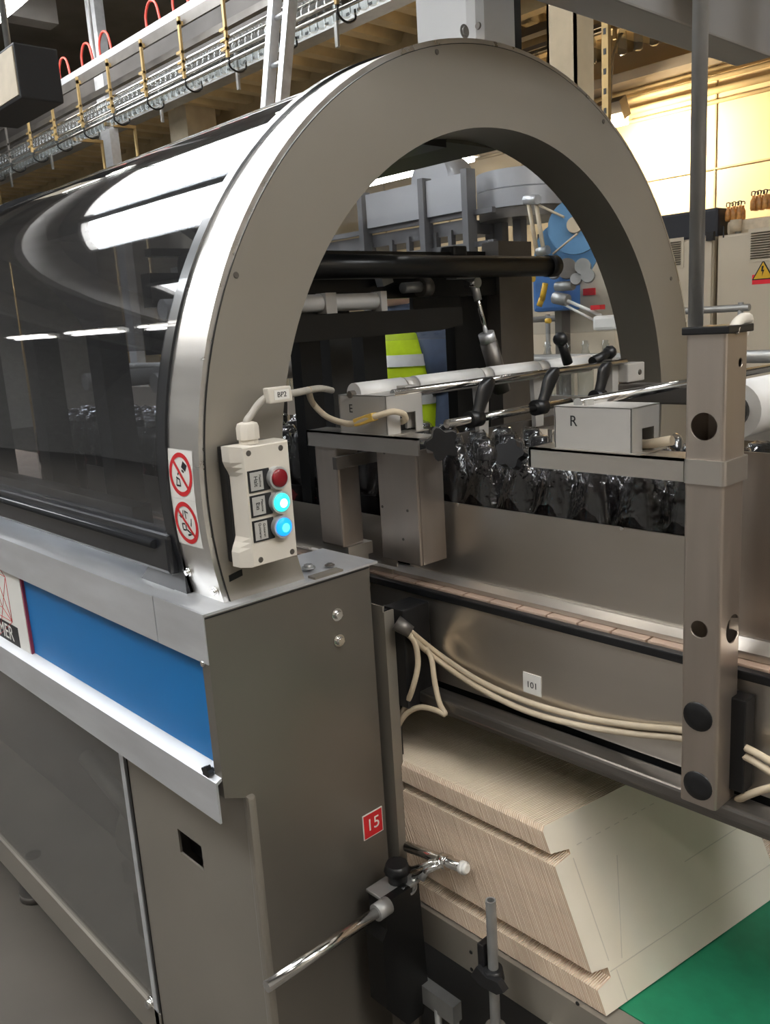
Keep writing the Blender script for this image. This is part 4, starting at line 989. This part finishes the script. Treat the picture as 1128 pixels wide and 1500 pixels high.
# ================================================================== overhead bottle line
ov = thing('overhead_conveyor', 'overhead line of rails carrying hanging clear bottles under the roof', 'conveyor', (-8, 4.0, 3.4))
RY = 4.0
B().box(-15.5, -3.2, RY-.03, RY+.06, 3.88, 3.95).build('top_rail', ALU, ov)
B().box(-15.5, -3.2, RY-.05, RY-.03, 3.80, 3.88).build('side_rail', DSTEEL, ov)
B().box(-15.5, -3.2, RY+.02, RY+.07, 3.67, 3.72).build('inner_rail', DSTEEL, ov)
for z, y in ((3.565, -.045), (3.565, .045), (3.45, -.06), (3.40, -.06)): B().cyl((-15.5, RY+y, z), (-3.2, RY+y, z), .012, seg=8).build('neck_guide', CHROME, ov)
gold = None
for i in range(20):
    x = -15+i*.62
    q = B().box(x-.012, x+.012, RY-.09, RY-.07, 3.42, 3.86).box(x-.012, x+.012, RY-.09, RY-.03, 3.80, 3.83)
    for z in (3.47, 3.53, 3.60): q.box(x-.06, x+.012, RY-.095, RY-.065, z, z+.018)
    q.build('bracket', BRASS if i > 8 else DSTEEL, ov)
    B().tube([(x, RY-.07, 3.42), (x, RY-.07, 3.36), (x, RY, 3.33), (x, RY+.07, 3.36), (x, RY+.07, 3.42)], .008, 6, 3).build('yoke', BPAINT, ov)
for x in (-14, -11, -8, -5): B().cyl((x, RY+.04, 3.95), (x, RY+.04, 5.4), .012, seg=6).build('hanger', GALV, ov)
for x in (-11.5, -8.6, -7.9): B().cyl((x, RY+.3, 0), (x, RY+.3, 3.42), .016, seg=6).box(x-.015, x+.015, RY, RY+.31, 3.39, 3.42).build('strut', BRASS, ov)
ob = thing('hanging_bottle', 'clear empty bottle hanging in the overhead line', 'bottle', (0, 0, 0), 'clear bottles in the overhead line')
B().lathe([(.02, 0), (.033, .01), (.033, .13), (.026, .165), (.013, .20), (.013, .215), (.017, .216), (.017, .22), (.012, .222), (.012, .235)], (0, 0, 0), 10).build('body', CLEARB, ob)
for i in range(110):
    x = -12.6+i*.083
    if i == 0: ob.location = (x, RY, 3.36)
    else: dup(ob, (x, RY, 3.36), rz=0)
for i, (u, v) in enumerate(((58, 122), (92, 112), (125, 93), (152, 83), (222, 47), (262, 22))):
    p = P(u, v, 'Y', RY+.02); p.z = 3.95
    tag(B().tube([p+Vector((-.10, .02, 0)), p+Vector((-.10, .02, .13)), p+Vector((-.02, .02, .21)), p+Vector((.08, .02, .17)), p+Vector((.13, .02, .0))], .011, 6, 4).build('air_hose', REDH), ['red air hose arch farthest left on the overhead rail', 'red air hose arch second from the left on the overhead rail', 'red air hose arch third from the left on the overhead rail', 'red air hose arch fourth from the left on the overhead rail', 'tall red air hose arch second from the right on the overhead rail', 'tall red air hose arch farthest right on the overhead rail'][i], 'hose')
o2 = thing('overhead_conveyor', 'second overhead bottle line seen right of the beige column', 'conveyor', (-3.2, 6.1, 3.3))
B().box(-6, -1, 6.05, 6.15, 3.62, 3.68).box(-6, -1, 6.04, 6.06, 3.5, 3.53).box(-6, -1, 6.13, 6.16, 3.5, 3.53).build('top_rail', DSTEEL, o2)
for i in range(10): x = -5.8+i*.5; B().box(x-.012, x+.012, 6.02, 6.04, 3.38, 3.66).box(x-.07, x, 6.0, 6.04, 3.45, 3.48).build('bracket', BRASS, o2)
for i in range(34): dup(ob, (-5.6+i*.13, 6.1, 3.28), 'clear bottle hanging in the second overhead line', 0)['group'] = 'clear bottles in the second overhead line'
# cable tray at the deck edge
ct = thing('cable_tray', 'white perforated cable tray along the deck edge', 'tray', (-7, 4.62, 3.5))
B().box(-15.5, 2, 4.55, 4.555, 3.60, 3.68).box(-15.5, 2, 4.555, 4.70, 3.60, 3.605).build('tray', GALV, ct)
for i in range(90): B().box(-13+i*.12, -12.96+i*.12, 4.548, 4.55, 3.63, 3.65).build('slot', BLACK, ct)
for i in range(9): B().box(-13+i*1.3, -12.97+i*1.3, 4.53, 4.55, 3.45, 3.8).build('bracket', GALV, ct)
# ladder
ld_ = thing('aluminium_ladder', 'aluminium ladder leaning up to the overhead line', 'ladder', (-5.7, 4.3, 0))
la, lb = P(392, 150, 'Y', 3.6), P(403, 0, 'Y', 3.68); ra_, rb_ = P(414, 145, 'Y', 3.6), P(426, 0, 'Y', 3.68)
def ext(a, c, z): return a+(c-a)*((z-a.z)/(c.z-a.z))
for a, c in ((la, lb), (ra_, rb_)):
    p0, p1 = ext(a, c, 0), ext(a, c, 4.3); B().obox((p0+p1)/2, (p1-p0)/2, X1*.026, Y1*.035).build('rail', ALU, ld_)
for k in range(15):
    z = .3+k*.28; p0, p1 = ext(la, lb, z), ext(ra_, rb_, z); B().cyl(p0, p1, .017, seg=8).build('rung', ALU, ld_)
# hanging box at the left edge
hx = thing('hanging_display', 'black box with beige front hanging at the left edge', 'display', (-5.4, 2.2, 2.8))
a, c = P(26, 110, 'Y', 2.2), P(0, 110, 'Y', 2.2)
zt3, zb3 = P(20, 60, 'Y', 2.2).z, P(20, 150, 'Y', 2.2).z
B().box(a.x-.75, a.x, 2.2, 2.46, zb3, zt3, bev=.01).build('case', mat('case_black', (.012, .012, .014), .5), hx)
B().box(a.x-.72, a.x-.015, 2.193, 2.2, zb3+.02, zt3-.02).build('front_panel', mat('front_beige', (.62, .54, .42), .5), hx)
B().cyl((a.x-.4, 2.33, zt3), (a.x-.4, 2.33, 5.4), .02).build('hanger', GALV, hx)
# concrete column left
tag(B().box(-8.45, -8.1, 5.0, 5.35, 0, 3.8).build('hall_column', mat('column_plaster', (.42, .36, .26), .8)), 'plastered hall column below the overhead line', 'column')
tag(B().box(-9.0, -8.8, 4.5, 4.6, 0, 5.4).build('steel_column', ALU), 'bright steel column left of the plastered one', 'column')
# ================================================================== wrapping unit behind the tunnel
fm = thing('wrapping_unit', 'grey machine with light panels and posts seen through the arch', 'machine', (-3.9, 4.3, 0))
PANEL = mat('panel_grey', (.46, .47, .50), .35, .4, .05, 3)
for u0, u1 in ((535, 613), (624, 676)):
    a, c = P(u0, 285, 'Y', 4.0), P(u1, 285, 'Y', 4.0); B().box(a.x, c.x, 4.0, 4.05, 2.07, 2.28).build('panel', PANEL, fm)
for u in (528, 618, 682): a = P(u, 300, 'Y', 3.99); B().box(a.x-.022, a.x+.022, 3.98, 4.06, 0, 2.30).build('post', POSTG, fm)
for u in (545, 575, 600, 640, 662): a = P(u, 350, 'Y', 4.06); B().box(a.x-.014, a.x+.014, 4.04, 4.08, 1.1, 1.98).build('post', POSTG, fm)
for z in (1.74, 1.86, 2.04): B().box(-5.2, -3.35, 4.03, 4.06, z, z+.03).build('rail', POSTG, fm)
B().box(-5.2, -3.6, 4.06, 4.4, 1.95, 2.03).build('deck', POSTG, fm)
B().box(-5.2, -3.6, 4.1, 4.6, .2, 1.15).build('base', ELEC, fm)
a = P(640, 265, 'Y', 4.2); B().lathe([(.16, -.12), (.16, .12)], (a.x, 4.25, 2.30), 24, 'Y').build('wheel_cover', PANEL, fm)
dr = thing('round_housing', 'round steel housing right of the light panels', 'housing', (-3.05, 4.3, 0))
a, c = P(694, 275, 'Y', 4.4), P(850, 275, 'Y', 4.4); rad = (c.x-a.x)/2*.72
zd0, zd1 = P(760, 300, 'Y', 4.15).z, P(760, 243, 'Y', 4.15).z
B().lathe([(rad, zd0), (rad, (zd0+zd1)/2-.004), (rad-.006, (zd0+zd1)/2), (rad, (zd0+zd1)/2+.004), (rad, zd1)], ((a.x+c.x)/2, 4.4, 0), 40).build('drum', PANEL, dr, .5)
for u in (716, 730, 757): p = P(u, 340, 'Y', 4.3); B().box(p.x-.03, p.x+.03, 4.3, 4.36, 0, zd0).build('leg', POSTG, dr)
B().lathe([(rad*.96, zd0-.06), (rad*.96, zd0)], ((a.x+c.x)/2, 4.4, 0), 32).build('skirt', DSTEEL, dr, .5)
# film unwinder
un = thing('film_unwinder', 'film unwinder with pale blue reels and cream arms seen through the arch', 'machine', (P(830, 400, 'Y', 3.4).x, 3.5, 0))
def disc(c, n_, r, h, m, name):
    c, n_ = Vector(c), Vector(n_).normalized(); return B().cyl(c, c+n_*h, r, seg=28).build(name, m, un)
nd = Vector((.55, -1, .1)).normalized()
c1 = P(842, 330, 'Y', 3.45); disc(c1-nd*.05, nd, .125, .03, BLUEF, 'film_reel'); disc(c1-nd*.03, nd, .035, .05, CREAM, 'reel_hub')
c2_ = P(828, 368, 'Y', 3.55); disc(c2_-nd*.05, nd, .15, .03, BLUEF, 'film_reel')
def bar3(p, q, r, m, name): return B().cyl(p, q, r, seg=8).build(name, m, un)
bar3(P(774, 296, 'Y', 3.4), P(787, 372, 'Y', 3.4), .010, CREAM, 'swing_arm'); bar3(P(785, 296, 'Y', 3.4), P(797, 372, 'Y', 3.4), .010, CREAM, 'swing_arm')
bar3(P(770, 293, 'Y', 3.4), P(788, 292, 'Y', 3.38), .022, ALU, 'arm_roller'); bar3(P(788, 300, 'Y', 3.4), P(826, 318, 'Y', 3.4), .006, CREAM, 'film_web'); bar3(P(810, 372, 'Y', 3.4), P(846, 342, 'Y', 3.4), .005, CREAM, 'film_web')
bar3(P(788, 370, 'Y', 3.4), P(803, 366, 'Y', 3.4), .022, GALV, 'arm_roller')
p = P(808, 425, 'Y', 3.5); B().box(p.x-.10, p.x+.08, 3.48, 3.7, p.z-.10, p.z+.10, bev=.02).build('blue_body', BLUEM, un)
B().box(p.x-.02, p.x+.02, 3.55, 3.62, 0, p.z-.1).build('stand', DSTEEL, un)
bar3(P(794, 440, 'Y', 3.42), P(799, 415, 'Y', 3.42), .014, YEL, 'handle'); bar3(P(790, 448, 'Y', 3.42), P(794, 437, 'Y', 3.42), .014, YEL, 'handle')
bar3(P(772, 408, 'Y', 3.42), P(782, 408, 'Y', 3.42), .016, YEL, 'handle')
for u, v, r in ((832, 395, .045), (855, 392, .035), (812, 400, .03), (862, 405, .03), (845, 410, .025)): c_ = P(u, v, 'Y', 3.42); disc(c_, nd, r, .05, GALV if r < .04 else DSTEEL, 'drive_wheel')
bar3(P(815, 420, 'Y', 3.4), P(840, 418, 'Y', 3.4), .022, GALV, 'motor'); bar3(P(812, 436, 'Y', 3.4), P(832, 440, 'Y', 3.4), .028, GALV, 'motor')
bar3(P(830, 440, 'Y', 3.4), P(880, 462, 'Y', 3.4), .008, WHITES, 'linkage'); bar3(P(826, 446, 'Y', 3.4), P(876, 472, 'Y', 3.4), .006, WHITES, 'linkage')
p = P(888, 472, 'Y', 3.4); B().box(p.x-.06, p.x+.06, 3.38, 3.46, p.z-.035, p.z+.03, bev=.015).build('white_box', WHITES, un)
p = P(878, 450, 'Y', 3.4); B().box(p.x-.02, p.x+.03, 3.36, 3.4, p.z-.01, p.z+.01).build('red_clip', REDS, un)
p = P(860, 450, 'Y', 3.6); B().box(p.x-.20, p.x+.14, 3.62, 3.9, .3, p.z+.16).build('cabinet', ELEC, un)
B().box(p.x-.03, p.x+.035, 3.612, 3.62, P(856, 433, 'Y', 3.62).z, P(856, 423, 'Y', 3.62).z).build('red_plate', REDS, un)
bar3(P(800, 470, 'Y', 3.4), P(806, 470, 'Y', 3.4), .012, YEL, 'lamp_knob')
# second bottle lane behind
l2 = thing('bottle_lane', 'second bottle lane with rail running behind the tunnel', 'conveyor', (-3.5, 3.0, 0))
zl = P(850, 513, 'Y', 3.0).z
B().box(-6, -1.2, 2.95, 3.15, zl-.25, zl-.20).build('bed', GALV, l2)
B().cyl((-6, 2.9, zl-.03), (-1.2, 2.9, zl-.03), .022, seg=10).build('hand_rail', GALV, l2)
B().box(-6, -1.2, 2.93, 2.95, zl-.32, zl-.18).build('side', STEELX, l2)
for x in (-5.5, -4.0, -2.6, -1.4): B().box(x-.03, x+.03, 2.97, 3.12, 0, zl-.25).build('leg', DSTEEL, l2)
for i in range(40): dup(ob, (-5.2+i*.095, 3.05, zl-.199), 'clear bottle standing in the second lane behind the tunnel', 0)['group'] = 'clear bottles in the second lane'
# ================================================================== person in yellow jacket
pz = Vector((-2.80, 2.72, 0))
pe = thing('person', 'person in yellow reflective jacket standing beyond the tunnel, arms down', 'person', pz)
def skin_body(verts, edges, radii, m, name, parent, root=0):
    me = bpy.data.meshes.new(name); me.from_pydata([Vector(v) for v in verts], edges, [])
    o = bpy.data.objects.new(name, me); COL.objects.link(o)
    md = o.modifiers.new('skin', 'SKIN'); sd = o.modifiers.new('sub', 'SUBSURF'); sd.levels = 2; sd.render_levels = 2
    for i, r in enumerate(radii): me.skin_vertices[0].data[i].radius = r if isinstance(r, tuple) else (r, r)
    me.skin_vertices[0].data[root].use_root = True
    bpy.context.view_layer.update()
    m2 = bpy.data.meshes.new_from_object(o.evaluated_get(bpy.context.evaluated_depsgraph_get()))
    for p_ in m2.polygons: p_.use_smooth = True
    m2.materials.clear(); m2.materials.append(m)
    o.modifiers.clear(); o.data = m2; o.parent = parent; return o
vs = [(0, 0, .95), (0, 0, 1.12), (0, 0, 1.32), (0, 0, 1.43), (0, 0, 1.50), (0, -.01, 1.58), (0, -.015, 1.66), (0, -.01, 1.70),
      (.19, 0, 1.41), (.25, .01, 1.15), (.26, -.05, .92), (.26, -.07, .86), (.26, -.085, .79), (-.19, 0, 1.41), (-.25, .01, 1.15), (-.26, -.05, .92), (-.26, -.07, .86), (-.26, -.085, .79),
      (.10, 0, .90), (.11, -.01, .50), (.11, .02, .09), (.115, -.12, .04), (-.10, 0, .90), (-.11, -.01, .50), (-.11, .02, .09), (-.115, -.12, .04)]
es = [(0, 1), (1, 2), (2, 3), (3, 4), (4, 5), (5, 6), (6, 7), (3, 8), (8, 9), (9, 10), (10, 11), (11, 12), (3, 13), (13, 14), (14, 15), (15, 16), (16, 17), (0, 18), (18, 19), (19, 20), (20, 21), (0, 22), (22, 23), (23, 24), (24, 25)]
rd = [(.15, .11), (.135, .10), (.15, .11), (.12, .09), .055, .072, .085, .06, .07, .05, .036, .036, .025, .07, .05, .036, .036, .025, .085, .06, .045, .04, .085, .06, .045, .04]
skin_body(vs, es, rd, NAVY, 'body', pe)
def fingers(sx):
    for k in range(4):
        y = -.105+k*.018; L_ = (.07, .08, .075, .06)[k]
        B().tube([pz+Vector((sx*.26, y, .80)), pz+Vector((sx*.262, y-.004, .80-L_*.5)), pz+Vector((sx*.25, y+.004, .80-L_)), pz+Vector((sx*.24, y+.01, .795-L_))], .008, 6, 3).build('finger', SKIN, pe)
    B().tube([pz+Vector((sx*.25, -.10, .84)), pz+Vector((sx*.245, -.13, .815)), pz+Vector((sx*.24, -.135, .785))], .009, 6, 3).build('thumb', SKIN, pe)
fingers(1); fingers(-1)
hd = B().lathe([(.02, 1.515), (.06, 1.53), (.078, 1.58), (.083, 1.64), (.075, 1.70), (.045, 1.735), (.01, 1.742)], pz+Vector((0, -.02, 0)), 18).build('head', SKIN, pe, 1.2)
B().lathe([(.085, 1.63), (.089, 1.66), (.082, 1.71), (.05, 1.745), (.01, 1.752)], pz+Vector((0, -.008, 0)), 18).build('hair', HAIR, pe, 1.2)
B().obox(pz+Vector((0, -.11, 1.61)), (.011, 0, 0), (0, .014, 0), (0, -.006, .02)).build('nose', SKIN, pe)
for sx in (-1, 1):
    B().lathe([(.002, -.008), (.010, 0), (.002, .008)], pz+Vector((sx*.032, -.094, 1.64)), 8).build('eye', BLACKS, pe)
    B().lathe([(.004, -.028), (.014, 0), (.004, .028)], pz+Vector((sx*.086, -.01, 1.62)), 8).build('ear', SKIN, pe)
B().box(pz.x-.024, pz.x+.024, pz.y-.101, pz.y-.094, 1.562, 1.570).build('mouth', mat('lips', (.4, .15, .13), .5), pe)
def ring_shell(zs, m, name, open_a=0.10, grow=0.):
    """jacket panel: elliptic shell round the torso, open at the front"""
    b = B(); rw = []
    for z, rx, ry in zs:
        row = []
        for k in range(33):
            a = -PI/2+open_a+(2*PI-2*open_a)*k/32; row.append(b.bm.verts.new(pz+Vector(((rx+grow)*math.cos(a), (ry+grow)*math.sin(a), z))))
        rw.append(row)
    for i in range(len(rw)-1):
        for k in range(32): f = b.bm.faces.new((rw[i][k], rw[i][k+1], rw[i+1][k+1], rw[i+1][k])); f.smooth = True
    bmesh.ops.solidify(b.bm, geom=list(b.bm.faces), thickness=.006)
    return b.build(name, m, pe)
ring_shell([(1.00, .215, .165), (1.15, .20, .155), (1.30, .205, .155), (1.40, .19, .14), (1.46, .12, .10)], HIVIS, 'jacket')
ring_shell([(1.265, .206, .157), (1.315, .207, .157)], REFL, 'reflective_band', .10, .006)
ring_shell([(1.10, .207, .160), (1.15, .204, .158)], REFL, 'reflective_band', .10, .006)
for sx in (-1, 1):
    a = pz+Vector((sx*.19, 0, 1.42)); c = pz+Vector((sx*.25, .01, 1.15)); B().cyl(a, c, .082, .068, seg=14).build('sleeve', HIVIS if sx < 0 else NAVY, pe)
